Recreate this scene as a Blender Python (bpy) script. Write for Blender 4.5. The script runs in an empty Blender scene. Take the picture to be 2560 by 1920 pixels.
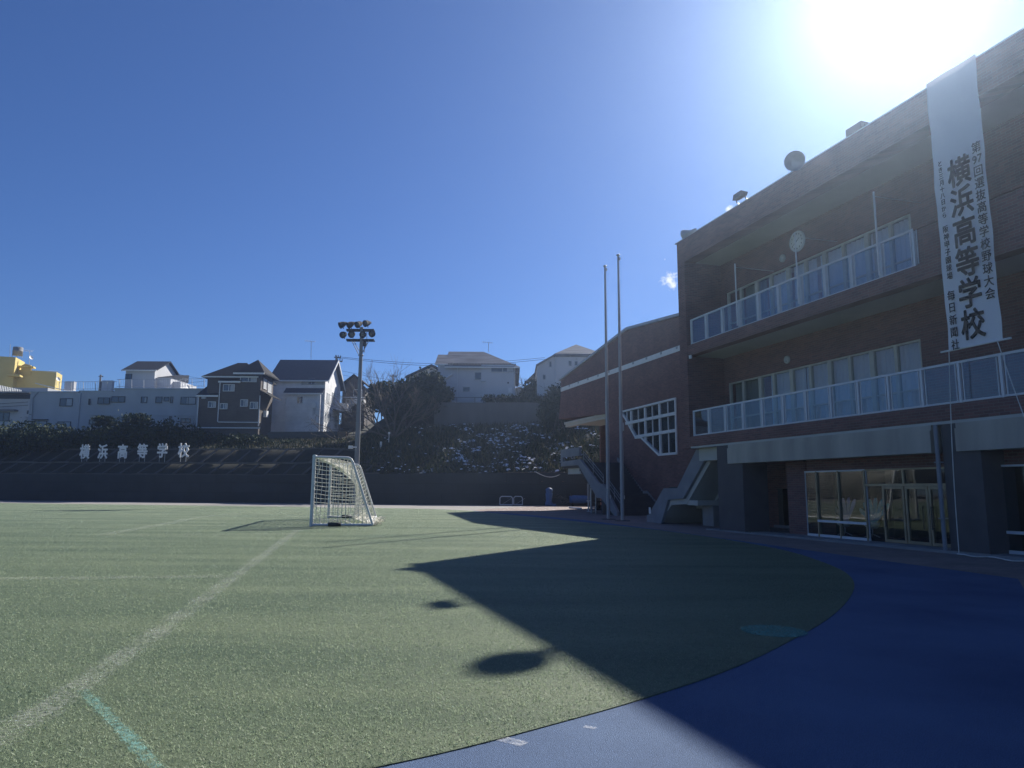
import bpy, math, random
from mathutils import Vector, Matrix
R = math.radians
random.seed(7)
scene = bpy.context.scene
col = scene.collection
# ------------------------------------------------------------------ camera
CH, PITCH, ROLL, FPX = 1.275, R(8.45), 0.006, 1775.0      # photo is 2560 x 1920 px
cam = bpy.data.cameras.new("camera"); camo = bpy.data.objects.new("camera", cam); col.objects.link(camo)
fw = Vector((0, math.cos(PITCH), math.sin(PITCH))); u0 = Vector((0, -math.sin(PITCH), math.cos(PITCH))); r0 = Vector((1, 0, 0))
rt = r0*math.cos(ROLL) + u0*math.sin(ROLL); up = -r0*math.sin(ROLL) + u0*math.cos(ROLL)
CP = Vector((0, 0, CH))
m4 = Matrix((( rt.x, up.x, -fw.x, 0), (rt.y, up.y, -fw.y, 0), (rt.z, up.z, -fw.z, CH), (0, 0, 0, 1)))
camo.matrix_world = m4
cam.sensor_width = 36.0; cam.lens = FPX/2560*36.0; cam.clip_start = 0.05; cam.clip_end = 3000
scene.camera = camo
def ray(px, py): return (fw + rt*((px-1280)/FPX) - up*((py-960)/FPX)).normalized()
def at(px, py, Y): d = ray(px, py); return CP + d*(Y/d.y)
def gp(px, py, z=0.0): d = ray(px, py); return CP + d*((z-CH)/d.z)
# ------------------------------------------------------------------ light
HAZE, HG = 0.0011, 0.83
SUN_EL, SUN_AZ = R(34.35), R(31.0)
SD = Vector((math.sin(SUN_AZ)*math.cos(SUN_EL), math.cos(SUN_AZ)*math.cos(SUN_EL), math.sin(SUN_EL)))
sl = bpy.data.lights.new("sun", 'SUN'); sl.energy = 5.0; sl.angle = R(0.53); sl.color = (1.0, 0.95, 0.86)
so = bpy.data.objects.new("sun", sl); col.objects.link(so); so.location = SD*200
so.rotation_euler = SD.to_track_quat('Z', 'Y').to_euler()
w = bpy.data.worlds.new("World"); scene.world = w; w.use_nodes = True
NT = w.node_tree; NT.nodes.clear()
def nn(nt, t, **k):
    n = nt.nodes.new(t)
    for a, b in k.items(): setattr(n, a, b)
    return n
def lk(nt, a, b): nt.links.new(a, b)
def mth(nt, op, a, b=None, c=None):
    n = nn(nt, 'ShaderNodeMath', operation=op)
    for i, v in enumerate((a, b, c)):
        if v is None: continue
        if isinstance(v, (int, float)): n.inputs[i].default_value = v
        else: lk(nt, v, n.inputs[i])
    return n.outputs[0]
wo = nn(NT, 'ShaderNodeOutputWorld'); bg = nn(NT, 'ShaderNodeBackground')
sky = nn(NT, 'ShaderNodeTexSky', sky_type='NISHITA'); sky.sun_disc = False
sky.sun_elevation = SUN_EL; sky.sun_rotation = SUN_AZ; sky.altitude = 60
sky.air_density = 1.0; sky.dust_density = 0.12; sky.ozone_density = 3.0
tc = nn(NT, 'ShaderNodeTexCoord')
dt = nn(NT, 'ShaderNodeVectorMath', operation='DOT_PRODUCT'); lk(NT, tc.outputs['Generated'], dt.inputs[0]); dt.inputs[1].default_value = SD
ang = mth(NT, 'ARCCOSINE', mth(NT, 'MINIMUM', dt.outputs['Value'], 0.999999))
# bright aureole of the low winter sun (part of the sky)
g1 = mth(NT, 'MULTIPLY', mth(NT, 'EXPONENT', mth(NT, 'MULTIPLY', ang, -1/0.029)), 45.0)
g2 = mth(NT, 'MULTIPLY', mth(NT, 'EXPONENT', mth(NT, 'MULTIPLY', ang, -1/0.32)), 1.7)
glow = mth(NT, 'ADD', g1, g2)
gc = nn(NT, 'ShaderNodeVectorMath', operation='SCALE'); gc.inputs[0].default_value = (0.86, 0.97, 1.0); lk(NT, glow, gc.inputs['Scale'])
tint = nn(NT, 'ShaderNodeVectorMath', operation='MULTIPLY'); lk(NT, sky.outputs[0], tint.inputs[0]); tint.inputs[1].default_value = (0.56, 0.80, 1.27)
ad = nn(NT, 'ShaderNodeVectorMath', operation='ADD'); lk(NT, tint.outputs[0], ad.inputs[0]); lk(NT, gc.outputs[0], ad.inputs[1])
# three small fair-weather clouds low over the school roof
cn = nn(NT, 'ShaderNodeTexNoise'); cn.inputs['Scale'].default_value = 80; cn.inputs['Detail'].default_value = 7; cn.inputs['Roughness'].default_value = 0.62
lk(NT, tc.outputs['Generated'], cn.inputs['Vector'])
cm = None
for px, py, rad in ((1676, 703, .022), (1662, 650, .007), (1826, 527, .014)):
    d = nn(NT, 'ShaderNodeVectorMath', operation='DISTANCE'); lk(NT, tc.outputs['Generated'], d.inputs[0]); d.inputs[1].default_value = ray(px, py)
    v = mth(NT, 'SUBTRACT', 1.0, mth(NT, 'DIVIDE', d.outputs['Value'], rad)); v = mth(NT, 'MAXIMUM', v, 0.0)
    cm = v if cm is None else mth(NT, 'MAXIMUM', cm, v)
cf = mth(NT, 'MULTIPLY', mth(NT, 'SUBTRACT', mth(NT, 'ADD', mth(NT, 'MULTIPLY', cm, .42), cn.outputs['Fac']), 0.74), 5.0)
cf = mth(NT, 'MINIMUM', mth(NT, 'MAXIMUM', mth(NT, 'MULTIPLY', cf, mth(NT, 'MINIMUM', mth(NT, 'MULTIPLY', cm, 4.0), 1.0)), 0.0), 1.0)
cmix = nn(NT, 'ShaderNodeMix', data_type='RGBA'); lk(NT, cf, cmix.inputs[0]); lk(NT, ad.outputs[0], cmix.inputs[6]); cmix.inputs[7].default_value = (12, 12.6, 13, 1)
lk(NT, cmix.outputs[2], bg.inputs['Color']); bg.inputs['Strength'].default_value = 0.043
lk(NT, bg.outputs[0], wo.inputs['Surface'])
vs = scene.view_settings; vs.view_transform = 'Standard'; vs.look = 'None'; vs.exposure = 0.80; vs.gamma = 1.0
# ------------------------------------------------------------------ materials
def mat(name, c, rough=0.8, c2=None, scale=3.0, detail=5, amt=1.0, bump=0.0, bscale=None, spec=0.3, metal=0.0, trans=0.0, stretch=(1, 1, 1)):
    """painted/mineral surface: two colours mixed by noise, with optional bump and leaf translucency"""
    m = bpy.data.materials.new(name); m.use_nodes = True; nt = m.node_tree; b = nt.nodes['Principled BSDF']
    b.inputs['Roughness'].default_value = rough; b.inputs['Specular IOR Level'].default_value = spec; b.inputs['Metallic'].default_value = metal
    if c2 is None: c2 = tuple(x*0.8 for x in c)
    t = nn(nt, 'ShaderNodeTexCoord'); mp = nn(nt, 'ShaderNodeMapping'); lk(nt, t.outputs['Object'], mp.inputs[0]); mp.inputs['Scale'].default_value = stretch
    n = nn(nt, 'ShaderNodeTexNoise'); n.inputs['Scale'].default_value = scale; n.inputs['Detail'].default_value = detail; lk(nt, mp.outputs[0], n.inputs['Vector'])
    r = nn(nt, 'ShaderNodeValToRGB'); r.color_ramp.elements[0].position = .5-.22/max(amt, .01); r.color_ramp.elements[1].position = .5+.22/max(amt, .01)
    r.color_ramp.elements[0].color = (*c2, 1); r.color_ramp.elements[1].color = (*c, 1)
    if r.color_ramp.elements[0].position < 0: r.color_ramp.elements[0].position = 0; r.color_ramp.elements[1].position = 1
    lk(nt, n.outputs['Fac'], r.inputs[0]); lk(nt, r.outputs[0], b.inputs['Base Color'])
    if bump:
        n2 = nn(nt, 'ShaderNodeTexNoise'); n2.inputs['Scale'].default_value = bscale or scale*6; n2.inputs['Detail'].default_value = 4; lk(nt, mp.outputs[0], n2.inputs['Vector'])
        bp = nn(nt, 'ShaderNodeBump'); bp.inputs['Strength'].default_value = bump; bp.inputs['Distance'].default_value = 0.02
        lk(nt, n2.outputs['Fac'], bp.inputs['Height']); lk(nt, bp.outputs[0], b.inputs['Normal'])
    if trans:
        tr = nn(nt, 'ShaderNodeBsdfTranslucent'); lk(nt, r.outputs[0], tr.inputs['Color']); mx = nn(nt, 'ShaderNodeMixShader'); mx.inputs[0].default_value = trans
        o = nt.nodes['Material Output']; lk(nt, b.outputs[0], mx.inputs[1]); lk(nt, tr.outputs[0], mx.inputs[2]); lk(nt, mx.outputs[0], o.inputs['Surface'])
    return m
def brick(name, c1, c2, mortar, bw=0.22, bh=0.065, rough=0.75, msize=0.006):
    m = bpy.data.materials.new(name); m.use_nodes = True; nt = m.node_tree; b = nt.nodes['Principled BSDF']
    b.inputs['Roughness'].default_value = rough; b.inputs['Specular IOR Level'].default_value = 0.3
    t = nn(nt, 'ShaderNodeTexCoord'); s = nn(nt, 'ShaderNodeSeparateXYZ'); lk(nt, t.outputs['Object'], s.inputs[0])
    cx = nn(nt, 'ShaderNodeCombineXYZ'); lk(nt, mth(nt, 'ADD', s.outputs[0], s.outputs[1]), cx.inputs[0]); lk(nt, s.outputs[2], cx.inputs[1])
    k = nn(nt, 'ShaderNodeTexBrick'); lk(nt, cx.outputs[0], k.inputs['Vector'])
    k.inputs['Color1'].default_value = (*c1, 1); k.inputs['Color2'].default_value = (*c2, 1); k.inputs['Mortar'].default_value = (*mortar, 1)
    k.inputs['Scale'].default_value = 1.0; k.inputs['Brick Width'].default_value = bw; k.inputs['Row Height'].default_value = bh; k.inputs['Mortar Size'].default_value = msize
    n = nn(nt, 'ShaderNodeTexNoise'); n.inputs['Scale'].default_value = 0.9; n.inputs['Detail'].default_value = 6; lk(nt, t.outputs['Object'], n.inputs['Vector'])
    h = nn(nt, 'ShaderNodeHueSaturation'); lk(nt, k.outputs['Color'], h.inputs['Color'])
    lk(nt, mth(nt, 'ADD', mth(nt, 'MULTIPLY', n.outputs['Fac'], 0.7), 0.65), h.inputs['Value']); lk(nt, h.outputs[0], b.inputs['Base Color'])
    bp = nn(nt, 'ShaderNodeBump'); bp.inputs['Strength'].default_value = 0.5; bp.inputs['Distance'].default_value = 0.01; bp.invert = True
    lk(nt, k.outputs['Fac'], bp.inputs['Height']); lk(nt, bp.outputs[0], b.inputs['Normal'])
    return m
def glass(name, tintc=(.8, .88, .9), boost=1.0, base=0.0):
    m = bpy.data.materials.new(name); m.use_nodes = True; nt = m.node_tree; nt.nodes.clear()
    o = nn(nt, 'ShaderNodeOutputMaterial'); tr = nn(nt, 'ShaderNodeBsdfTransparent'); tr.inputs[0].default_value = (*tintc, 1)
    gl = nn(nt, 'ShaderNodeBsdfGlossy'); gl.inputs['Roughness'].default_value = 0.012; gl.inputs['Color'].default_value = (.95, .97, 1, 1)
    f = nn(nt, 'ShaderNodeLayerWeight'); f.inputs['Blend'].default_value = 0.5       # Schlick reflection, the same from both sides of the sheet
    fac = mth(nt, 'MINIMUM', mth(nt, 'ADD', mth(nt, 'MULTIPLY', mth(nt, 'POWER', f.outputs['Facing'], 5.0), boost), .02+base), 1.0)
    n = nn(nt, 'ShaderNodeTexNoise'); n.inputs['Scale'].default_value = 1.3; t = nn(nt, 'ShaderNodeTexCoord'); lk(nt, t.outputs['Object'], n.inputs['Vector'])
    bp = nn(nt, 'ShaderNodeBump'); bp.inputs['Strength'].default_value = 0.03; bp.inputs['Distance'].default_value = 0.05; lk(nt, n.outputs['Fac'], bp.inputs['Height']); lk(nt, bp.outputs[0], gl.inputs['Normal'])
    mx = nn(nt, 'ShaderNodeMixShader'); lk(nt, fac, mx.inputs[0]); lk(nt, tr.outputs[0], mx.inputs[1]); lk(nt, gl.outputs[0], mx.inputs[2]); lk(nt, mx.outputs[0], o.inputs[0])
    return m
M = {}
M['brick'] = brick('red_brown_brick_tile', (.205, .098, .088), (.13, .066, .062), (.19, .15, .14))
M['soffit'] = mat('pale_soffit_paint', (.50, .50, .46), .8, (.43, .43, .40), 1.2)
M['beam'] = mat('weathered_concrete_beam', (.47, .43, .36), .8, (.30, .275, .235), 1.3, detail=8, stretch=(1, 1.6, .22))
M['darkcon'] = mat('dark_painted_column', (.10, .095, .10), .7, (.075, .072, .078), 2.0)
M['conc'] = mat('grey_concrete', (.30, .30, .30), .85, (.20, .20, .20), 1.4, bump=.2)
M['stairpaint'] = mat('grey_stair_paint', (.26, .27, .29), .7, (.19, .20, .22), 1.5)
M['white'] = mat('white_paint', (.78, .78, .76), .5, (.70, .70, .69), 4)
M['alu'] = mat('white_aluminium', (.66, .68, .70), .4, (.60, .62, .64), 6, spec=.5)
M['cream'] = mat('cream_window_frame', (.52, .50, .42), .5, (.46, .44, .37), 5)
M['brass'] = mat('bronze_door_frame', (.31, .275, .20), .4, (.25, .22, .16), 5, metal=.5)
M['curtain'] = mat('white_net_curtain', (.88, .89, .90), .9, (.80, .82, .85), 2, trans=.55, stretch=(1, 6, .2))
M['drape'] = mat('beige_drape', (.36, .34, .28), .9, (.30, .28, .23), 2, stretch=(1, 6, .2))
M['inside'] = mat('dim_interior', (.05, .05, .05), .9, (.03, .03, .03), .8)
M['pane'] = glass('clear_window_glass', (.84, .89, .92), .55, .02)
M['bglass'] = glass('balcony_glass', (.80, .88, .93), .6, .045)
M['metal'] = mat('galvanised_metal', (.42, .43, .44), .45, (.33, .34, .35), 5, metal=.4, spec=.5)
M['polepaint'] = mat('grey_pole_paint', (.40, .41, .42), .5, (.31, .32, .33), 3, detail=8, stretch=(4, 4, .5), spec=.4)
M['mastgrey'] = mat('weathered_mast_steel', (.22, .235, .25), .6, (.15, .16, .175), 2.5, detail=8, stretch=(3, 3, .4), spec=.3)
M['darkmetal'] = mat('dark_metal', (.045, .05, .055), .5, (.03, .033, .036), 5, spec=.4)
M['banner'] = mat('white_banner_cloth', (.82, .83, .84), .9, (.74, .75, .78), .8, trans=.15)
M['ink'] = mat('black_ink', (.035, .035, .04), .8)
M['signwhite'] = mat('white_sign_enamel', (.85, .85, .84), .45, (.75, .75, .75), 4)
M['rope'] = mat('white_rope', (.72, .71, .66), .9)
M['net'] = mat('white_goal_net', (.80, .78, .70), .8, (.72, .70, .62), 4)
M['blue'] = mat('blue_tarpaulin', (.04, .12, .30), .6, (.025, .08, .22), 5)
M['black'] = mat('black_rubber', (.02, .02, .022), .8, spec=.1)
M['yellow'] = mat('yellow_board', (.55, .50, .22), .7)
M['wood'] = mat('brown_board', (.28, .19, .11), .8, (.18, .12, .07), 3)
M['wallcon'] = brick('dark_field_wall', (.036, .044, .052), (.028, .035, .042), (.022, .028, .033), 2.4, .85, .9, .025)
M['ribs'] = mat('mossy_concrete_rib', (.11, .11, .105), .9, (.06, .062, .058), 1.2)
M['slab'] = mat('retaining_wall_concrete', (.15, .15, .15), .9, (.10, .10, .10), .6, stretch=(1, 1, .3))
M['leaf'] = mat('dark_evergreen_leaf', (.030, .050, .024), .75, (.015, .028, .014), 2.2, trans=.10, spec=.15)
M['leafm'] = mat('olive_leaf', (.05, .068, .032), .75, (.028, .04, .018), 2.2, trans=.12, spec=.15)
M['dry'] = mat('dry_grass', (.16, .14, .075), .9, (.09, .08, .045), 3, trans=.15)
M['snow'] = mat('old_snow', (.86, .88, .92), .6, (.78, .80, .86), 6)
M['bark'] = mat('grey_bark', (.13, .11, .095), .9, (.08, .07, .06), 6, bump=.3)
M['roofd'] = mat('dark_slate_roof', (.04, .046, .06), .85, (.028, .033, .044), 5, spec=.08, stretch=(1, 1, 3))
M['roofb'] = mat('blue_grey_roof', (.055, .068, .10), .85, (.038, .048, .072), 5, spec=.08)
M['roofs'] = mat('snow_dusted_roof', (.17, .185, .225), .8, (.055, .065, .09), 1.1, spec=.1, stretch=(.5, 3, 2))
M['roofbrown'] = mat('dark_brown_tile_roof', (.028, .028, .030), .8, (.018, .018, .02), 5, spec=.08)
M['sidebrown'] = brick('brown_tile_siding', (.105, .088, .078), (.085, .072, .066), (.07, .06, .056), .6, .12)
M['sidewhite'] = brick('white_lap_siding', (.78, .78, .78), (.75, .75, .76), (.60, .60, .61), 3.0, .17, msize=.012)
M['stucco'] = mat('pale_stucco', (.50, .51, .53), .9, (.41, .42, .44), .5, bump=.1, stretch=(1, 1, .5))
M['stuccow'] = mat('white_stucco', (.58, .59, .61), .9, (.50, .51, .53), .5, stretch=(1, 1, .5))
M['yell'] = mat('yellow_stucco', (.62, .50, .20), .9, (.55, .44, .17), .6)
M['housewin'] = mat('house_window_glass', (.05, .06, .075), .08, (.03, .035, .045), .8, spec=.8)
M['blind'] = mat('window_curtain', (.46, .48, .50), .6, (.36, .38, .40), 2, spec=.5)
M['pinkish'] = mat('mauve_plastic', (.50, .36, .50), .5)
M['teal'] = mat('teal_plastic', (.05, .33, .36), .5)
# ------------------------------------------------------------------ mesh helpers
AZ = R(17.8)                                     # the school stands turned 17.8 degrees against the view
RB = Matrix.Rotation(AZ, 4, 'Z')
ORG = {}
def tag(o, label=None, cat=None, group=None, kind=None):
    if label: o['label'] = label
    if cat: o['category'] = cat
    if group: o['group'] = group
    if kind: o['kind'] = kind
    return o
def frame(B): return RB if B else Matrix.Identity(4)
def thing(name, label, cat, org=(0, 0, 0), B=False, group=None):
    o = bpy.data.objects.new(name, None); col.objects.link(o); o.empty_display_size = .3
    o.matrix_world = frame(B) @ Matrix.Translation(Vector(org)); ORG[o.name] = Vector(org)
    return tag(o, label, cat, group)
class MB:
    def __init__(s): s.v = []; s.f = []; s.m = []; s.sm = []; s.mi = 0
    def add(s, vs, fs, smooth=False):
        k = len(s.v); s.v += [tuple(v) for v in vs]
        for f in fs: s.f.append([i+k for i in f]); s.m.append(s.mi); s.sm.append(smooth)
        return s
    def box(s, x0, x1, y0, y1, z0, z1):
        x0, x1 = sorted((x0, x1)); y0, y1 = sorted((y0, y1)); z0, z1 = sorted((z0, z1))
        return s.add([(x, y, z) for z in (z0, z1) for y in (y0, y1) for x in (x0, x1)], [(0, 2, 3, 1), (4, 5, 7, 6), (0, 1, 5, 4), (2, 6, 7, 3), (0, 4, 6, 2), (1, 3, 7, 5)])
    def prism(s, poly, axis, a, b):
        """extrude a 2D outline along x, y or z; the outline is given in the other two axes, in order"""
        def P(p, q): return {'x': (q, p[0], p[1]), 'y': (p[0], q, p[1]), 'z': (p[0], p[1], q)}[axis]
        n = len(poly); vs = [P(p, a) for p in poly]+[P(p, b) for p in poly]
        return s.add(vs, [list(range(n))[::-1], [i+n for i in range(n)]]+[(i, (i+1) % n, (i+1) % n+n, i+n) for i in range(n)])
    def tube(s, p, q, r, r2=None, n=8, cap=True):
        p, q = Vector(p), Vector(q); r2 = r if r2 is None else r2; d = (q-p)
        if d.length < 1e-6: return s
        d.normalize(); a = d.orthogonal().normalized(); b = d.cross(a)
        vs = []
        for c, rr in ((p, r), (q, r2)):
            for i in range(n): t = 2*math.pi*i/n; vs.append(c+(a*math.cos(t)+b*math.sin(t))*rr)
        s.add(vs, [(i, (i+1) % n, (i+1) % n+n, i+n) for i in range(n)], n > 5)
        if cap: s.add(vs[:n], [list(range(n))[::-1]]); s.add(vs[n:], [list(range(n))])
        return s
    def path(s, pts, r, n=6):
        for a, b in zip(pts, pts[1:]): s.tube(a, b, r, n=n)
        return s
    def lathe(s, c, prof, axis=(0, 0, 1), n=20):
        """prof: (radius, height) pairs turned round an axis through c"""
        d = Vector(axis).normalized(); a = d.orthogonal().normalized(); b = d.cross(a); c = Vector(c); vs = []
        for r, h in prof:
            for i in range(n): t = 2*math.pi*i/n; vs.append(c+d*h+(a*math.cos(t)+b*math.sin(t))*r)
        fs = [(j*n+i, j*n+(i+1) % n, (j+1)*n+(i+1) % n, (j+1)*n+i) for j in range(len(prof)-1) for i in range(n)]
        return s.add(vs, fs, True)
    def build(s, name, mats, parent=None, org=None, B=False, smooth=None):
        me = bpy.data.meshes.new(name); ob = bpy.data.objects.new(name, me); col.objects.link(ob)
        if parent is not None: org = ORG[parent.name]; ob.parent = parent
        org = Vector(org or (0, 0, 0))
        me.from_pydata([(v[0]-org.x, v[1]-org.y, v[2]-org.z) for v in s.v], [], s.f)
        if not isinstance(mats, (list, tuple)): mats = [mats]
        for m in mats: me.materials.append(M[m] if isinstance(m, str) else m)
        me.polygons.foreach_set('material_index', s.m); me.polygons.foreach_set('use_smooth', s.sm if smooth is None else [smooth]*len(s.sm)); me.update()
        if parent is None: ob.matrix_world = frame(B) @ Matrix.Translation(org)
        ORG[ob.name] = org
        return ob
def copy_tree(o, parent=None):
    c = o.copy(); col.objects.link(c); c.parent = parent; ORG[c.name] = ORG.get(o.name, Vector())
    for ch in list(o.children): copy_tree(ch, c)
    return c
def text_mesh(s, size, bold=0.0, thick=0.004):
    """outline glyphs as vertices/faces in a local x-y plane, centred"""
    cu = bpy.data.curves.new('glyph', 'FONT'); cu.body = s; cu.size = size; cu.align_x = 'CENTER'; cu.align_y = 'CENTER'; cu.extrude = thick; cu.resolution_u = 3
    o = bpy.data.objects.new('glyph', cu); col.objects.link(o); dg = bpy.context.evaluated_depsgraph_get(); dg.update()
    me = bpy.data.meshes.new_from_object(o.evaluated_get(dg)); vs = [v.co.copy() for v in me.vertices]; fs = [list(p.vertices) for p in me.polygons]
    bpy.data.objects.remove(o); bpy.data.curves.remove(cu); bpy.data.meshes.remove(me)
    if vs:
        cx = (min(v.x for v in vs)+max(v.x for v in vs))/2; cy = (min(v.y for v in vs)+max(v.y for v in vs))/2
        for v in vs: v.x -= cx; v.y -= cy
    if bold:                                      # heavier strokes: the glyph laid over itself, each copy a hair further out
        V, F = [], []
        for i in range(9):
            k = len(V); a = i*math.pi/4; dx, dy = (0, 0) if i == 8 else (bold*math.cos(a), bold*math.sin(a)); V += [Vector((v.x+dx, v.y+dy, v.z+(i-4)*.0009)) for v in vs]; F += [[j+k for j in f] for f in fs]
        vs, fs = V, F
    return vs, fs
# ------------------------------------------------------------------ ground, track, turf
import numpy as np
rng = np.random.default_rng(5)
def lin(a, xs, ys):
    if a <= xs[0]: return ys[0]
    for i in range(len(xs)-1):
        if a <= xs[i+1]: return ys[i]+(ys[i+1]-ys[i])*(a-xs[i])/(xs[i+1]-xs[i])
    return ys[-1]
M['asphalt'] = mat('grey_asphalt', (.17, .165, .16), .9, (.12, .118, .115), .8, bump=.3, bscale=60)
M['path'] = mat('pale_concrete_paving', (.30, .285, .265), .9, (.22, .21, .20), .9, bump=.2, bscale=30)
M['paving'] = brick('brown_paving_brick', (.27, .215, .19), (.225, .175, .16), (.18, .15, .14), .22, .11, .85)
# paving bricks lie flat: drive the pattern by ground position
_nt = M['paving'].node_tree; _s = [n for n in _nt.nodes if n.type == 'SEPXYZ'][0]; _c = [n for n in _nt.nodes if n.type == 'COMBXYZ'][0]
_nt.links.new(_s.outputs[0], _c.inputs[0]); _nt.links.new(_s.outputs[1], _c.inputs[1])
M['track'] = mat('blue_rubber_track', (.105, .165, .285), .85, (.06, .10, .195), .7, detail=8, bump=.8, bscale=160, spec=.25)
# rubber granules: fine light/dark speckle on the blue
_nt = M['track'].node_tree; _b = _nt.nodes['Principled BSDF']; _l = _b.inputs['Base Color'].links[0].from_socket
_t = nn(_nt, 'ShaderNodeTexCoord'); _n = nn(_nt, 'ShaderNodeTexNoise'); _n.inputs['Scale'].default_value = 190; _n.inputs['Detail'].default_value = 2; lk(_nt, _t.outputs['Object'], _n.inputs['Vector'])
_h = nn(_nt, 'ShaderNodeHueSaturation'); lk(_nt, _l, _h.inputs['Color']); lk(_nt, mth(_nt, 'ADD', mth(_nt, 'MULTIPLY', _n.outputs['Fac'], 2.2), -.1), _h.inputs['Value']); lk(_nt, _h.outputs[0], _b.inputs['Base Color'])
def turf_mat(name, trans):
    m = mat(name, (.25, .325, .175), .5, (.12, .195, .095), .9, detail=7, amt=1.3, stretch=(.22, 1.1, 1), bump=0, spec=.55)
    nt = m.node_tree; b = nt.nodes['Principled BSDF']; l = b.inputs['Base Color'].links[0].from_socket
    t = nn(nt, 'ShaderNodeTexCoord')
    hv = None
    for sc, a in ((420, .9), (75, .8), (14, .45)):
        n = nn(nt, 'ShaderNodeTexNoise'); n.inputs['Scale'].default_value = sc; n.inputs['Detail'].default_value = 3; n.inputs['Roughness'].default_value = .7; lk(nt, t.outputs['Object'], n.inputs['Vector'])
        v = mth(nt, 'MULTIPLY', mth(nt, 'SUBTRACT', n.outputs['Fac'], .5), a*2); hv = v if hv is None else mth(nt, 'ADD', hv, v)
    h = nn(nt, 'ShaderNodeHueSaturation'); lk(nt, l, h.inputs['Color']); lk(nt, mth(nt, 'MAXIMUM', mth(nt, 'ADD', hv, 1.0), .15), h.inputs['Value']); lk(nt, h.outputs[0], b.inputs['Base Color'])
    bp = nn(nt, 'ShaderNodeBump'); bp.inputs['Strength'].default_value = 1.0; bp.inputs['Distance'].default_value = .05; lk(nt, hv, bp.inputs['Height']); lk(nt, bp.outputs[0], b.inputs['Normal'])
    return m
M['turf'] = turf_mat('green_artificial_turf', 0)
M['blade'] = mat('turf_blade', (.42, .48, .345), .5, (.18, .255, .16), 40, spec=.22, trans=.5)
g = MB(); g.add([(-290, -50, -.03), (290, -50, -.03), (290, 400, -.03), (-290, 400, -.03)], [(0, 1, 2, 3)]); tag(g.build('ground', 'asphalt'), kind='structure')
def sheet(name, pts, z, m, label=None, thick=0.0):
    g = MB(); P = [(p[0], p[1]) for p in pts]
    if thick: g.prism(P, 'z', z-thick, z)
    else: g.add([(p[0], p[1], z) for p in P], [list(range(len(P)))])
    return tag(g.build(name, m), label, kind='structure')
turf_px = [(200, 2060), (600, 1985), (926, 1920), (1157, 1869), (1389, 1808), (1620, 1742), (1852, 1661), (2025, 1574), (2090, 1530), (2124, 1493), (2136, 1464), (2127, 1443), (2100, 1423), (2040, 1399), (1967, 1377), (1860, 1356), (1736, 1337), (1620, 1322), (1504, 1310), (1389, 1298), (1300, 1289), (1220, 1281), (1160, 1276), (1090, 1272.6), (960, 1270), (780, 1267.3), (400, 1262.5), (0, 1257.5), (-260, 1254.5)]
turf = [gp(*p) for p in turf_px]
def smooth_curve(P, n=4):
    out = []
    for i in range(len(P)-1):
        a, b, c, d = P[max(i-1, 0)], P[i], P[i+1], P[min(i+2, len(P)-1)]
        for k in range(n):
            t = k/n; out.append(.5*((2*b)+(c-a)*t+(2*a-5*b+4*c-d)*t*t+(3*b-a-3*c+d)*t**3))
    return out+[P[-1]]
turf = smooth_curve(turf[:24])+turf[24:]
turf = turf+[Vector((-110, 60, 0)), Vector((-110, -20, 0)), Vector((-30, -20, 0)), Vector((-4, .6, 0))]
sheet('turf_field', turf, 0.0, 'turf', 'worn green artificial turf of the playing field', .016)
trk_px = [(1180, 1276.3), (1216, 1279), (1329, 1287), (1440, 1298), (1477, 1301.5), (1595, 1317), (1712, 1332), (1800, 1344.5), (1901, 1358), (1971, 1368), (2100, 1386), (2240, 1405), (2400, 1426), (2545, 1446)]
trk = [gp(*p) for p in trk_px]
e = gp(2562, 1475)
trk = trk+[e, e+Vector((-.6, -4, 0)), Vector((7, -12, 0)), Vector((-40, -12, 0)), Vector((-20, 5, 0)), Vector((2, 20, 0))]
sheet('running_track', trk, -.006, 'track', 'blue rubber running track curving round the turf')
pav = [gp(1180, 1276)]+[gp(*p) for p in trk_px[1:]]+[e, e+Vector((-.6, -4, 0)), Vector((8, -12, 0)), Vector((30, -12, 0)), Vector((40, 20, 0)), Vector((20, 62, 0)), Vector((4, 62, 0)), gp(1216, 1272)]
sheet('brick_paving', pav, -.010, 'paving')
sheet('concrete_path', [gp(1330, 1288), gp(1180, 1279), gp(960, 1272), Vector((-30, 52, 0)), Vector((-110, 52, 0)), Vector((-110, 80, 0)), Vector((-40, 70, 0)), Vector((7, 62, 0)), gp(1440, 1272)], -.015, 'path')
# worn paint and a teal streak on the turf: sheets just above it, broken up by noise
def worn(name, c, cover):
    m = bpy.data.materials.new(name); m.use_nodes = True; nt = m.node_tree; b = nt.nodes['Principled BSDF']; b.inputs['Base Color'].default_value = (*c, 1); b.inputs['Roughness'].default_value = .8
    t = nn(nt, 'ShaderNodeTexCoord'); o = nt.nodes['Material Output']
    a = None
    for sc, k in ((170, .7), (2.2, .22), (28, .5)):
        n = nn(nt, 'ShaderNodeTexNoise'); n.inputs['Scale'].default_value = sc; n.inputs['Detail'].default_value = 3; lk(nt, t.outputs['Object'], n.inputs['Vector'])
        v = mth(nt, 'MULTIPLY', mth(nt, 'SUBTRACT', n.outputs['Fac'], .5), k); a = v if a is None else mth(nt, 'ADD', a, v)
    a = mth(nt, 'ADD', mth(nt, 'MULTIPLY', a, 1.6), cover); a = mth(nt, 'MINIMUM', mth(nt, 'MAXIMUM', a, 0.0), .85)
    tr = nn(nt, 'ShaderNodeBsdfTransparent'); mx = nn(nt, 'ShaderNodeMixShader'); lk(nt, a, mx.inputs[0]); lk(nt, tr.outputs[0], mx.inputs[1]); lk(nt, b.outputs[0], mx.inputs[2]); lk(nt, mx.outputs[0], o.inputs[0])
    return m
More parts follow.
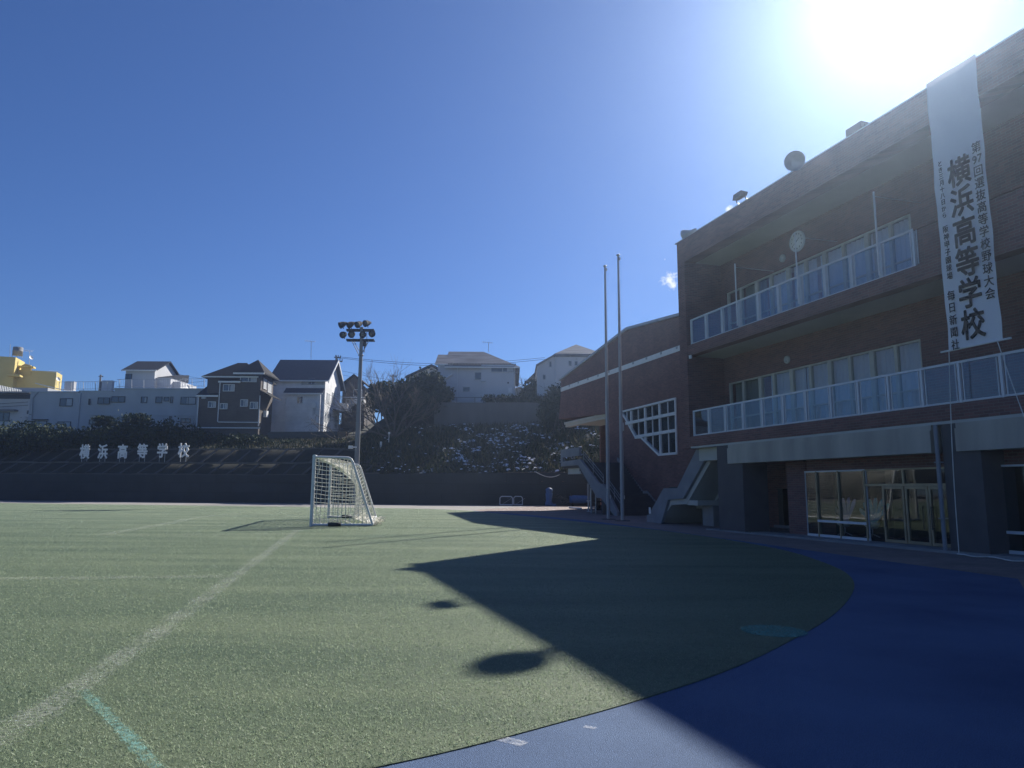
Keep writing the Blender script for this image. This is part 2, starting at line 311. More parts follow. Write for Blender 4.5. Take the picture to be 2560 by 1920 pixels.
M['wornwhite'] = worn('worn_white_line_paint', (.62, .63, .60), .06); M['wornwhite_edge'] = worn('worn_white_line_edge', (.62, .63, .60), -.04); M['wornteal_edge'] = worn('worn_teal_edge', (.26, .60, .56), -.02); M['wornfar_edge'] = worn('faint_line_edge', (.58, .60, .53), .03); M['wornfar'] = worn('faint_line_paint', (.58, .60, .53), .07)
M['wornteal'] = worn('broken_teal_streak', (.26, .60, .56), .15); M['tealspot'] = worn('teal_spot_paint', (.10, .34, .27), .5); M['trackmark'] = worn('white_track_mark', (.7, .72, .75), .22)
def stripe(name, pxs, width, m, z=.004):
    P = smooth_curve([gp(*p) for p in pxs], 10); g = MB(); rings = []; sides = 5
    for i, p in enumerate(P):
        d = (P[min(i+1, len(P)-1)]-P[max(i-1, 0)]).normalized(); n = Vector((-d.y, d.x, 0))*width*.5*(1+.12*math.sin(i*1.7)); rings.append([p+n*q for q in (1.5, 1, .5, -.5, -1, -1.5)])
    k = len(P); g.add([(v.x, v.y, z) for ring in rings for v in ring], [(6*i+j, 6*i+6+j, 6*i+7+j, 6*i+j+1) for i in range(k-1) for j in range(5)])
    o = g.build(name, [m, m+'_edge' if m+'_edge' in M else m]); o.data.polygons.foreach_set('material_index', [0 if j in (1, 2, 3) else 1 for i in range(k-1) for j in range(5)])
    tag(o, kind='structure')
stripe('goal_line_marking', [(748, 1322), (610, 1424), (440, 1547), (200, 1715), (-60, 1880)], .17, 'wornwhite')
stripe('penalty_area_marking', [(-80, 1447), (250, 1445), (560, 1441)], .22, 'wornfar')
stripe('goal_area_marking', [(262, 1336.5), (410, 1310), (510, 1292), (600, 1284)], .30, 'wornfar')
stripe('goal_area_side_marking', [(255, 1338), (500, 1337.5), (740, 1336)], .2, 'wornfar')
stripe('goal_area_side_marking', [(560, 1290), (680, 1292), (780, 1294)], .3, 'wornfar')
stripe('teal_streak', [(205, 1726), (270, 1790), (330, 1852), (396, 1925), (450, 1985)], .06, 'wornteal')  # teal streak over the turf, broken by noise, thinner at both edges
c = gp(1935, 1578); g = MB(); g.add([(c.x+.29*math.cos(i*.196), c.y+.29*math.sin(i*.196), .004) for i in range(32)], [list(range(32))]); tag(g.build('teal_spot_marking', 'tealspot'), kind='structure')
stripe('track_marking', [(1250, 1844), (1280, 1851), (1312, 1859)], .05, 'trackmark', -.003)
stripe('track_marking', [(1460, 1814), (1490, 1819)], .025, 'trackmark', -.003)
# turf fibres near the camera: one mesh of single blades
def blades(n, poly):
    th = rng.uniform(-.80, .80, n); r = 2.3+34*rng.uniform(0, 1, n)**1.35; x = r*np.sin(th); y = r*np.cos(th)
    P = np.array([(p.x, p.y) for p in poly]); inside = np.zeros(n, bool); far = rng.uniform(0, 1, n) > ((r-10)/26).clip(0, 1); j = len(P)-1
    for i in range(len(P)):
        (xi, yi), (xj, yj) = P[i], P[j]
        if yi != yj: inside ^= ((yi > y) != (yj > y)) & (x < (xj-xi)*(y-yi)/(yj-yi)+xi)
        j = i
    inside &= far; x, y, r = x[inside], y[inside], r[inside]; n = len(x)
    h = rng.uniform(.006, .017, n); wd = rng.uniform(.0013, .0024, n)*(1+r/9); a = rng.uniform(0, 2*np.pi, n); ld = rng.uniform(0, 2*np.pi, n); le = rng.uniform(.2, 1.6, n)*h
    v = np.zeros((n, 3, 3), np.float32)
    v[:, 0, 0] = x-np.cos(a)*wd; v[:, 0, 1] = y-np.sin(a)*wd; v[:, 1, 0] = x+np.cos(a)*wd; v[:, 1, 1] = y+np.sin(a)*wd
    v[:, 2, 0] = x+np.cos(ld)*le; v[:, 2, 1] = y+np.sin(ld)*le; v[:, 2, 2] = h
    return v.reshape(-1, 3)
def soup(name, v, k, mats, midx=None):
    """mesh from loose k-gons given as one vertex array"""
    n = len(v)//k; me = bpy.data.meshes.new(name); me.vertices.add(n*k); me.vertices.foreach_set('co', np.ascontiguousarray(v, np.float32).ravel())
    me.loops.add(n*k); me.loops.foreach_set('vertex_index', np.arange(n*k, dtype=np.int32)); me.polygons.add(n); me.polygons.foreach_set('loop_start', np.arange(0, n*k, k, dtype=np.int32))
    for m in mats: me.materials.append(M[m])
    if midx is not None: me.polygons.foreach_set('material_index', np.asarray(midx, np.int32))
    me.update(calc_edges=True); o = bpy.data.objects.new(name, me); col.objects.link(o); ORG[o.name] = Vector(); return o
tag(soup('turf_fibres', blades(640000, turf), 3, ['blade']), 'short green turf fibres of the field', kind='stuff')
# ------------------------------------------------------------------ the school building (frame: x = t into the building, y = s along the front, z up)
T0, TB = 13.6, 15.1                                # front plane, recessed wall behind the balconies
S1, S0 = 22.35, -9.0                               # far end, near end (outside the picture)
sch = thing('school_building', 'long red brown brick school building with two glazed balconies and a white banner', 'building', (T0, 14, 0), True)
b = MB()
b.box(T0, 24, 21.86, S1, 2.74, 10.40)                                  # end wall
b.box(T0, T0+.45, S0, 21.857, 9.53, 10.40)                             # roof fascia
b.box(T0+.01, T0+.34, S0, 21.857, 6.03, 6.41)                          # upper balcony band
b.box(T0+.01, T0+.34, S0, 21.857, 2.80, 3.15)                          # lower balcony band
for (z0, z1, wins) in ((6.40, 9.55, [(13.50, 21.55, 6.75, 8.40)]), (3.12, 6.05, [(13.50, 21.62, 3.35, 5.09)])):
    for (a, c_, zz0, zz1) in wins:
        b.box(TB, TB+.25, S0, a, z0, z1); b.box(TB, TB+.25, c_, 21.857, z0, z1); b.box(TB, TB+.25, a, c_, zz1, z1); b.box(TB, TB+.25, a, c_, z0, zz0)
b.box(T0-.004, T0, S0, 21.86, 9.80, 9.815); b.box(T0+.006, T0+.01, S0, 21.857, 6.12, 6.135); b.box(T0+.006, T0+.01, S0, 21.857, 2.90, 2.915)
# ground floor: pier, recess walls, header over the glass
b.box(14.25, 15.2, 16.88, 17.70, 0, 2.12)
b.box(16.8, 17.0, 17.70, 24, 0, 2.74); b.box(15.2, 16.8, 17.5, 17.70, 0, 2.74)
b.box(14.28, 14.55, S0, 16.88, 1.84, 2.30)
b.box(18.2, 24, 20.5, S1, 0, 2.74)
b.build('wall', 'brick', sch)
b = MB()
b.box(T0+.45, TB+.3, S0, 21.857, 9.53, 9.70); b.box(TB+.3, 24, S0, 21.857, 9.60, 10.30)
b.box(T0+.34, 24, S0, 21.857, 6.03, 6.22); b.box(T0+.34, 24, S0, 21.857, 2.80, 2.98)
b.box(T0+.02, 24, S0, 21.857, 2.735, 2.797)
b.build('slab', 'soffit', sch)
b = MB(); b.box(T0+.0, 24.0, S0, S1+.0, 10.40, 10.43); b.build('roof_coping', 'metal', sch)
for (a, c_) in ((S0, 11.48), (12.09, 19.66)):
    b = MB(); b.box(T0-.02, T0+.30, a, c_, 2.13, 2.62); b.box(T0+.02, T0+.30, a, c_, 2.62, 2.735); b.build('lintel_beam', 'beam', sch)
b = MB(); b.box(T0+.31, 14.6, S0, 21.8, 2.3, 2.73); b.build('lintel_soffit', 'soffit', sch)
for (a, c_) in ((10.98, 11.86), (18.98, 20.33), (2.5, 3.4)):
    b = MB(); b.box(T0+.05, T0+.95, a, c_, 0, 2.735); b.build('column', 'darkcon', sch)
b = MB(); b.tube((T0-.03, 11.93, 0), (T0-.03, 11.93, 2.73), .045, n=10)
for z in (.7, 1.9): b.box(T0-.085, T0+.06, 11.87, 11.99, z, z+.03)
b.build('drainpipe', 'stairpaint', sch)
b = MB(); b.tube((16.0, 18.35, 0), (16.0, 18.35, 2.7), .035, n=8); b.build('drainpipe', 'white', sch)
b = MB(); b.box(T0-.1, 14.3, S0, 18.5, -.01, .045); b.box(T0-.1, 16.8, 18.5, 20.9, -.01, .03); b.build('plinth', 'conc', sch)
# rooms behind the glass
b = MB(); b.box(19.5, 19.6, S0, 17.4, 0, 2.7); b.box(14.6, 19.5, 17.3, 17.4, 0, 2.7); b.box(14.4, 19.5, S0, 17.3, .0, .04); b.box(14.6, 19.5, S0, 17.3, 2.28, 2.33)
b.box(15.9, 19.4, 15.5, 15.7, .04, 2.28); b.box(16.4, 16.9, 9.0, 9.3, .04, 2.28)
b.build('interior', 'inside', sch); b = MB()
for z in (2.98, 6.22): b.box(23.6, 23.8, S0, 21.8, z, z+.3); b.box(23.6, 23.8, S0, 21.8, z+2.5, z+3.1 if z < 4 else 9.6); [b.box(23.6, 23.8, s, s+.3, z+.3, z+2.5) for s in (-6, -3, 0, 3, 6, 9, 12, 15, 18, 21)]; b.box(15.4, 23.6, 12.9, 13.05, z, z+2.9)
b.build('classroom', 'soffit', sch)  # unseen rear wall; wide openings and pale paint added to backlight the curtains
# classroom windows: frame, panes, curtains
def classroom(z0, z1, ss, drapes):
    fr = MB(); t = TB+.03
    fr.box(t, t+.09, ss[-1]-.04, ss[0]+.04, z1-.05, z1); fr.box(t, t+.09, ss[-1]-.04, ss[0]+.04, z0, z0+.05); fr.box(t+.01, t+.07, ss[-1], ss[0], z0+.46, z0+.50)
    for k, s in enumerate(ss): wd = .035 if k in (0, len(ss)-1) else (.05 if k % 2 else .075); fr.box(t-.004, t+.094, s-wd, s+wd, z0+.05, z1-.05)
    wn = fr.build('window', 'cream', sch)
    p = MB(); p.box(t+.045, t+.05, ss[-1], ss[0], z0+.05, z1-.05); p.build('pane', 'pane', wn)
    for (a, c_, m, lift) in drapes:
        g = MB(); n = int((a-c_)/.035)+2; vs = []
        for i in range(n+1):
            s = c_+(a-c_)*i/n; q = t+.20+.035*math.sin(s*38+2*math.sin(s*3.1))+.015*math.sin(s*91)
            vs += [(q, s, z0+.06), (q+.01, s, z1-.02)]
        g.add(vs, [(2*i, 2*i+2, 2*i+3, 2*i+1) for i in range(n)], True); g.build('curtain', m, wn)
classroom(3.35, 5.09, [21.58, 20.82, 19.90, 19.20, 18.34, 17.50, 16.69, 15.91, 15.11, 14.31, 13.53], [(21.5, 19.95, 'drape', 0), (19.62, 17.95, 'curtain', 0), (17.85, 13.62, 'curtain', 0)])
classroom(6.75, 8.40, [21.50, 20.74, 19.86, 19.10, 18.26, 17.45, 16.64, 15.88, 15.01, 14.20, 13.56], [(20.7, 19.6, 'drape', 0), (19.45, 18.5, 'curtain', 0), (18.2, 17.2, 'curtain', 0), (17.0, 14.95, 'curtain', 0), (14.85, 13.7, 'curtain', 0)])
# balcony railings: rail, posts and glass panels
def railing(zb, zt, first, pitch, n, last_open=None):
    r = MB(); t = T0+.12; s_end = first-pitch*n-.02
    r.box(t-.03, t+.03, s_end, first+.03, zt-.05, zt); r.box(t-.02, t+.02, s_end, first+.03, zb+.02, zb+.06)
    rl = r.build('balcony_railing', 'alu', sch)
    p = MB(); p.box(t-.03, t+.03, first-.03, first+.03, zb-.06, zt-.05); p.build('post', 'alu', rl)
    for i in range(n):
        s = first-pitch*(i+1); p = MB(); p.box(t-.032, t+.028, s-.028, s+.028, zb-.10, zt-.052)
        for d in (-.085, .085): p.box(t-.012, t+.012, s+d-.011, s+d+.011, zb+.06, zt-.05)
        p.build('post', 'alu', rl)
        g = MB(); g.box(t-.004, t+.004, s+.096, s+pitch-.096, zb+.06, zt-.05); g.build('glass_panel', 'bglass', rl)
railing(3.15, 4.06, 21.74, .943, 19)
railing(6.41, 7.34, 21.72, .949, 10)
b = MB(); b.box(T0+.09, T0+.15, S0, 12.2, 7.29, 7.34); b.box(T0+.02, T0+.33, S0, 11.9, 6.41, 7.2); b.build('balcony_parapet', 'brick', sch)
for (s, zt) in ((18.91, 8.55), (16.06, 8.59), (13.19, 8.64)):
    b = MB(); b.tube((T0+.03, s, 6.5), (T0+.03, s, zt), .022, n=8); b.tube((T0+.03, s, zt-.12), (TB, s-.02, zt-.10), .008, n=5); b.build('balcony_pole', 'white', sch)
for (s, z) in ((18.44, 5.40), (18.40, 8.73)):
    b = MB(); b.lathe((TB, s, z), [(.0, -.03), (.06, -.03), (.065, -.05), (.12, -.05), (.13, -.01), (.13, 0)], (1, 0, 0), 20); b.build('vent_cap', 'soffit', sch)
b = MB(); b.box(T0-.05, T0+.01, 21.58, 21.68, 5.90, 6.02); b.build('bracket_lamp', 'white', sch)
# shop-front glazing of the ground floor
def glazing(s0, s1, muls, bar, t=14.2):
    f = MB(); f.box(t-.03, t+.05, s0, s1, .045, .11); f.box(t-.03, t+.05, s0, s1, 1.80, 1.84); f.box(t-.01, t+.02, s0-.012, s0, .045, 1.84); f.box(t-.01, t+.02, s1, s1+.012, .045, 1.84)
    wn = f.build('window', 'alu', sch)
    if bar: q = MB(); q.box(t-.05, t-.046, bar[0], bar[1], .44, .50); q.box(t-.04, t+.04, bar[0], bar[1], .44, .50); q.build('rail', 'alu', wn)
    for s in muls: q = MB(); q.box(t-.045, t+.045, s-.022, s+.022, .046, 1.82); q.build('mullion', 'brass', wn)
    p = MB(); p.box(t, t+.006, s0, s1, .11, 1.80); p.build('pane', 'pane', wn)
glazing(14.63, 16.85, [16.38, 15.57, 14.66], (14.66, 16.4))
glazing(4.0, 11.3, [11.24, 9.9, 8.6], (4.0, 11.2))
b = MB(); t = 14.2; b.box(t, t+.006, 12.0, 14.60, 1.47, 1.80); b.box(t, t+.006, 14.12, 14.60, .11, 1.47); b.build('transom_pane', 'pane', sch)
b = MB(); b.box(t-.04, t+.05, 12.0, 14.62, 1.41, 1.47); b.box(t-.03, t+.05, 12.0, 14.62, 1.80, 1.84); b.box(t-.04, t+.04, 13.43, 13.48, 1.47, 1.80); b.build('door_head', 'brass', sch)
for (a, c_, hs) in ((13.47, 14.12, 14.02), (12.80, 13.44, 12.92), (12.1, 12.78, 12.70)):
    f = MB(); w_ = .055
    f.box(t-.03, t+.03, a, a+w_, .06, 1.405); f.box(t-.03, t+.03, c_-w_, c_, .06, 1.405); f.box(t-.028, t+.028, a+w_, c_-w_, 1.34, 1.405); f.box(t-.028, t+.028, a+w_, c_-w_, .06, .13)
    d = f.build('door', 'brass', sch); p = MB(); p.box(t-.003, t+.003, a+w_, c_-w_, .13, 1.34); p.build('pane', 'pane', d)
    h = MB(); h.tube((t-.08, hs, .42), (t-.08, hs, .95), .012, n=6); h.tube((t-.08, hs, .45), (t-.02, hs, .45), .009, n=5); h.tube((t-.08, hs, .92), (t-.02, hs, .92), .009, n=5); h.build('handle', 'darkmetal', d)
b = MB(); b.box(T0-.03, 14.2, 11.9, 14.6, .0, .05); b.build('door_step', 'conc', sch)
# the stair under the far end: parapet, landing and pillar
st = thing('outside_stair', 'grey painted stair climbing under the far end of the brick building', 'stair', (14.2, 24, 0), True)
b = MB(); a0, a1 = 14.16, 14.28
b.prism([(26.15, 0), (25.0, 0), (24.45, .92), (23.35, .98), (21.4, 2.75), (22.35, 2.75), (23.75, 1.36), (24.75, 1.36), (26.0, .3), (26.15, .3)], 'x', a0, a1); b.build('side_wall', 'stairpaint', st)
b = MB(); b.prism([(26.0, 0), (25.3, 0), (24.4, .72), (23.3, .78), (21.3, 2.6), (21.3, 2.74), (21.9, 2.74), (23.6, 1.02), (24.6, 1.0), (26.0, .05)], 'x', a1, 16.3); b.build('stair_slab', 'soffit', st); b = MB(); b.prism([(24.4, .58), (23.3, .62), (21.3, 2.38), (21.3, 2.6), (23.3, .78), (24.4, .72)], 'x', 15.35, 15.75); b.build('stair_beam', 'soffit', st)  # slab paint lightened to stand for light bounced off the ground
b = MB(); b.box(14.9, 15.5, 22.55, 23.25, 0, .74); b.build('pillar', 'conc', st); b = MB(); b.box(14.3, 16.2, 22.6, 23.3, .745, .92); b.build('landing_beam', 'soffit', st)
b = MB()
for t_ in (16.25,):
    for dz in (.5, .8): b.path([(t_, 26.1, dz), (t_, 24.7, dz+1.1), (t_, 23.7, dz+1.1), (t_, 21.9, dz+2.5)], .015, 5)
    for s, z in ((26.1, 0), (25.4, .5), (24.7, 1.0), (23.7, 1.0), (22.8, 1.8)): b.tube((t_, s, z), (t_, s, z+.9), .015, n=5)
b.build('handrail', 'darkmetal', st)
b = MB(); b.box(14.15, 14.159, 25.80, 25.95, .35, .60); tag(b.build('notice_plate', 'white', None, (14.15, 25.87, .47), True), 'small white notice plate on the foot of the near stair wall', 'notice')
# ------------------------------------------------------------------ the gymnasium beyond
TG = 19.0
gy = thing('gymnasium', 'red brown brick gymnasium with sloping roof and a stepped white window', 'building', (TG, 40, 0), True)
b = MB()
b.prism([(24.0, 8.62), (47.55, 8.46), (47.55, 9.12), (36.92, 10.62), (24.0, 9.46)], 'x', TG, 36)
wp = [(39.7, 6.0), (39.7, 5.93), (37.9, 5.93), (37.4, 5.45), (36.9, 4.95), (36.0, 4.22), (35.55, 4.2), (33.6, 3.12), (31.75, 3.12), (31.75, 5.97)]
b.prism([(30.0, 5.97), (31.75, 5.97), (39.7, 5.94), (48.0, 6.36), (47.55, 8.30), (24.0, 8.42), (24.0, 5.97)], 'x', TG, 36)
b.prism([(24.0, 0), (31.75, 0), (31.75, 5.97), (24.0, 5.97)], 'x', TG, 20)
b.prism([(31.75, 0), (39.7, 0), (39.7, 5.94), (38.3, 5.94), (37.9, 5.85), (37.4, 5.45), (36.9, 4.95), (36.1, 4.22), (35.5, 4.2), (33.6, 3.12), (31.75, 3.12)], 'x', TG, 19.25)
b.box(19.25, 36, 39.0, 39.7, 0, 5.94); b.box(22, 36, 47.3, 47.5, 0, 6.3)
b.build('wall', 'brick', gy)
b = MB(); b.prism([(47.7, 9.12), (36.92, 10.63), (24.0, 9.48), (24.0, 9.62), (36.92, 10.78), (47.7, 9.27)], 'x', TG-.12, 36.1); b.build('roof', 'metal', gy)
b = MB(); b.box(TG-.02, 20, 30.0, 47.55, 8.32, 8.60)
st_ = b.build('clerestory_strip', 'white', gy); 
for i in range(11): b = MB(); b.box(TG-.06, TG-.021, 31.4+i*1.6, 31.52+i*1.6, 8.46, 8.60); b.build('bracket', 'metal', st_)
b = MB(); b.box(TG+.1, 22, 39.75, 47.2, 5.9, 6.05); b.box(19.2, 19.6, 39.75, 47.2, 5.72, 5.9); b.build('soffit', 'soffit', gy)
b = MB(); b.box(19.3, 19.5, 31.8, 38.2, 3.0, 5.97); b.build('interior', 'inside', gy)  # dark panel stands for the unlit hall behind the window
f = MB(); t = TG
def edge(p, q, w_, t0=t-.06, t1=t+.10):
    d = Vector((q[0]-p[0], q[1]-p[1], 0)).normalized(); n = Vector((-d.y, d.x, 0))*w_/2
    f.prism([(p[0]+n.x, p[1]+n.y), (q[0]+n.x, q[1]+n.y), (q[0]-n.x, q[1]-n.y), (p[0]-n.x, p[1]-n.y)], 'x', t0, t1)
edge((37.95, 5.86), (31.7, 5.93), .10); edge((37.95, 5.86), (37.35, 5.42), .12); edge((37.35, 5.42), (36.15, 4.24), .12); edge((36.2, 4.22), (35.45, 4.20), .12); edge((35.5, 4.2), (33.55, 3.13), .12); edge((33.6, 3.14), (31.7, 3.14), .12)
edge((31.75, 3.1), (31.75, 5.95), .12)
edge((37.3, 5.12), (31.8, 5.17), .16, t-.08, t+.05); edge((36.0, 4.26), (31.8, 4.30), .16, t-.08, t+.05)
for (s, z0, z1) in ((36.65, 4.7, 5.8), (35.0, 3.95, 5.8), (33.4, 3.15, 5.85), ): edge((s, z0), (s, z1), .14, t-.05, t+.05)
for (s, z0, z1) in ((37.2, 5.2, 5.8), (35.8, 4.3, 5.8), (34.2, 3.5, 5.8), (32.55, 3.2, 5.85)): edge((s, z0), (s, z1), .05, t-.03, t+.03)
wn = f.build('window', 'white', gy)
p = MB(); p.prism([(31.8, 3.16), (33.55, 3.16), (35.45, 4.2), (36.1, 4.22), (37.9, 5.84), (31.8, 5.9)], 'x', t+.04, t+.05); p.build('pane', 'pane', wn)
b = MB(); b.box(TG-.12, TG-.01, 37.6, 37.75, 4.72, 5.2); b.build('downpipe_box', 'white', gy)
b = MB(); b.box(TG-.03, TG+.02, 31.2, 32.6, 0, 1.45); b.build('service_door', 'darkmetal', gy)
b = MB(); b.box(TG-.04, TG-.025, 31.6, 32.2, .95, 1.05); b.build('sign_strip', 'white', gy)
# the gymnasium stair
s2 = thing('gym_stair', 'long grey outside stair along the gymnasium wall with landing on top', 'stair', (16.6, 36, 0), True)
b = MB(); a0, a1 = 16.2, 16.34
b.prism([(33.0, -.01), (33.35, -.01), (34.9, .85), (35.4, .85), (37.9, 2.68), (40.6, 2.68), (40.6, 2.96), (37.7, 3.02), (35.2, 1.62), (34.6, 1.58), (33.0, .2)], 'x', a0, a1); b.build('side_wall', 'stairpaint', s2)
b = MB(); b.box(a0-.01, a1, 37.75, 40.6, 3.22, 3.70); b.box(a0, a1, 40.3, 40.6, 2.9, 3.22); b.build('landing_parapet', 'stairpaint', s2)
b = MB()
n = 9
for i in range(n): b.box(a1, 18.9, 33.1+i*.17, 33.1+(i+1)*.17+.5, .0, .1+(i+1)*.1)
for i in range(13): b.box(a1, 18.9, 35.3+i*.19, 35.3+(i+1)*.19+.3, .9+i*.12, 1.1+(i+1)*.135)
b.box(a1, 18.9, 37.7, 40.6, 2.55, 2.8); b.box(a1, 18.9, 34.7, 35.3, .9, 1.1)
b.build('steps', 'darkcon', s2)
b = MB(); b.box(16.5, 18.5, 38.2, 40.2, 2.2, 2.55); b.build('landing_beam', 'soffit', s2)
b = MB(); b.prism([(33.0, .1), (34.9, 1.25), (35.4, 1.25), (38.4, 3.2), (38.4, 3.0), (35.4, 1.0), (34.9, 1.0), (33.0, -.01)], 'x', 18.9, 18.99); b.build('wall_skirt', 'conc', s2)
b = MB()
for (t_, k) in ((16.45, 1),):
    for dz in (.25, .45, .62): b.path([(t_, 33.0, .3+dz), (t_, 34.6, 1.3+dz)], .014, 5); b.path([(t_, 35.1, 1.45+dz), (t_, 37.7, 2.85+dz)], .014, 5)
    for s, z in ((33.0, .3), (33.8, .8), (34.6, 1.3), (35.1, 1.45), (36.4, 2.15), (37.7, 2.85)): b.tube((t_, s, z), (t_, s, z+.64), .014, n=5)
b.build('handrail', 'metal', s2)
for s in (36.6, 36.0): b = MB(); b.tube((16.4, s, 0), (16.4, s, 2.0), .04, n=8); b.build('support_post', 'metal', s2)
# ------------------------------------------------------------------ field wall and the hillside behind
WX = [-120, -40, -12, 6, 34]; WY = [78, 66, 60.5, 58.5, 60]; WZX = [-60, -20, -9, 8]; WZ = [2.5, 2.36, 2.55, 2.72]
def wy(x): return lin(x, WX, WY)
def wz(x): return lin(x, WZX, WZ)
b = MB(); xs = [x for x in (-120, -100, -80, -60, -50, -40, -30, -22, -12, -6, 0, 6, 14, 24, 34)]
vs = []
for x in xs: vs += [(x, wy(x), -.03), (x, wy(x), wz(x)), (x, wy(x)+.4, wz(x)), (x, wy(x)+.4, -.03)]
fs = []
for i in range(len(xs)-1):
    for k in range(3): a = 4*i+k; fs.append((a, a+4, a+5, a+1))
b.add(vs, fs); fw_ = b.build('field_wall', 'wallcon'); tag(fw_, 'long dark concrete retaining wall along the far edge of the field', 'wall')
def smooth(t): t = max(0, min(1, t)); return t*t*(3-2*t)
PL = [(.38, -.06), (.5, -.02), (1.8, 1.03), (2.5, 1.08), (4.2, 2.42), (5.0, 2.55), (8.5, 3.35), (12, 3.8), (14.5, 4.5), (20, 5.1), (26, 5.5), (34, 7.6), (60, 8.6), (250, 14)]
PR = [(.38, -.06), (1.0, .15), (4.0, 1.7), (7.0, 3.1), (10, 4.35), (12.6, 5.0), (13.2, 5.1), (13.6, 7.1), (26, 7.6), (60, 9), (250, 14)]
def hill_z(x, d):
    k = smooth((x+17)/6); return lin(d, [p[0] for p in PL], [p[1] for p in PL])*(1-k)+lin(d, [p[0] for p in PR], [p[1] for p in PR])*k+wz(x)
def hz(x, y): return hill_z(x, y-wy(x))
M['soil'] = mat('dark_earth_bank', (.035, .034, .028), .95, (.018, .022, .016), .9, detail=8, bump=.6, bscale=8)
# snow lying in patches on the right-hand bank only (real snow cover: fades out to the left and on the lower bank)
nt = M['soil'].node_tree; pb = nt.nodes['Principled BSDF']; l0 = pb.inputs['Base Color'].links[0].from_socket
t_ = nn(nt, 'ShaderNodeTexCoord'); n_ = nn(nt, 'ShaderNodeTexNoise'); n_.inputs['Scale'].default_value = .55; n_.inputs['Detail'].default_value = 9; n_.inputs['Roughness'].default_value = .68; lk(nt, t_.outputs['Object'], n_.inputs['Vector'])
s_ = nn(nt, 'ShaderNodeSeparateXYZ'); lk(nt, t_.outputs['Object'], s_.inputs[0])
mx_ = mth(nt, 'MINIMUM', mth(nt, 'MAXIMUM', mth(nt, 'DIVIDE', mth(nt, 'ADD', s_.outputs[0], 14.0), 12.0), 0.0), 1.0)
sn = mth(nt, 'MULTIPLY', mth(nt, 'SUBTRACT', mth(nt, 'ADD', n_.outputs['Fac'], mth(nt, 'MULTIPLY', mx_, .06)), .605), 16.0); sn = mth(nt, 'MINIMUM', mth(nt, 'MAXIMUM', mth(nt, 'MULTIPLY', sn, mx_), 0), 1)
cm_ = nn(nt, 'ShaderNodeMix', data_type='RGBA'); lk(nt, sn, cm_.inputs[0]); lk(nt, l0, cm_.inputs[6]); cm_.inputs[7].default_value = (.84, .87, .92, 1); lk(nt, cm_.outputs[2], pb.inputs['Base Color'])
b = MB(); X = [-160, -130]+[-110+1.5*i for i in range(100)]+[50, 80, 130]; D = [.38, .5, 1, 1.8, 2.5, 3.3, 4.2, 5, 6, 7, 8.5, 9.2, 10, 11, 12, 12.6, 13.2, 13.6, 15, 17, 20, 26, 34, 46, 60, 100, 160, 250]
for x in X:
    for d in D:
        z = hill_z(x, d); z += (0 if d < .7 else 1)*.16*math.sin(x*1.7+d*2.1)*math.sin(x*.6-d*1.3)*(1 if 4 < d < 14 or x > -13 else .2)
        b.v.append((x, wy(x)+d, z))
m_ = len(D)
for i in range(len(X)-1):
    for j in range(m_-1): a = i*m_+j; b.f.append([a, a+m_, a+m_+1, a+1]); b.m.append(0); b.sm.append(True)
tag(b.build('hillside', 'soil'), kind='structure')
# concrete ribs of the slope lattice
b = MB(); xs = [-100+1.78*i for i in range(51)]
for x in xs:
    if x > -11.5: continue
    for (d0, d1) in ((.45, 1.85), (2.45, 4.2)):
        y = wy(x)
        for (p, q) in (((x, y+d0, hz(x, y+d0)+.03), (x+.85, y+d1, hz(x+.85, y+d1)+.05)),):
            p, q = Vector(p), Vector(q); w_ = Vector((.09, 0, 0)); h_ = Vector((0, -.03, .13))
            b.add([p-w_, p+w_, q+w_, q-w_, p-w_+h_, p+w_+h_, q+w_+h_, q-w_+h_], [(4, 5, 6, 7), (0, 1, 5, 4), (1, 2, 6, 5), (2, 3, 7, 6), (3, 0, 4, 7)])
for d in (.42, 1.9, 2.45, 4.25):
    for i in range(60):
        x0, x1 = -104+1.6*i, -104+1.6*(i+1)
        if x1 > -11: break
        j = .03*math.sin(i*2.3+d)
        z0, z1 = hz(x0, wy(x0)+d)+.02+j, hz(x1, wy(x1)+d)+.02+.03*math.sin((i+1)*2.3+d); y0, y1 = wy(x0)+d, wy(x1)+d
        b.add([(x0, y0-.1, z0), (x1, y1-.1, z1), (x1, y1-.1, z1+.14), (x0, y0-.1, z0+.14), (x0, y0+.1, z0+.14), (x1, y1+.1, z1+.14)], [(0, 1, 2, 3), (3, 2, 5, 4)])
o = b.build('slope_lattice', 'ribs'); tag(o, 'lattice of concrete ribs covering the bank above the field wall', 'slope frame')
# boards standing on the wall at the right
for i, (pa, pb_) in enumerate(((1262, 1302), (1306, 1350), (1354, 1402), (1406, 1462))):
    Y = wy((pa-1280)/1775*59)-.02; p, q = at(pa, 1204, Y), at(pb_, 1204, Y); b = MB()
    b.add([(p.x, Y, p.z), (q.x, Y, p.z), (q.x, Y+.45, p.z+.78), (p.x-.15, Y+.45, p.z+.78), (p.x, Y+.09, p.z), (q.x, Y+.09, p.z), (q.x, Y+.54, p.z+.78), (p.x-.15, Y+.54, p.z+.78)], [(0, 1, 2, 3), (7, 6, 5, 4), (0, 4, 5, 1), (1, 5, 6, 2), (2, 6, 7, 3), (3, 7, 4, 0)])
    tag(b.build('slope_board', 'wood', None, ((p.x+q.x)/2, Y, p.z)), ['leftmost', 'second', 'third', 'rightmost'][i]+' of four brown boards leaning on top of the field wall', 'board', 'boards on the field wall')
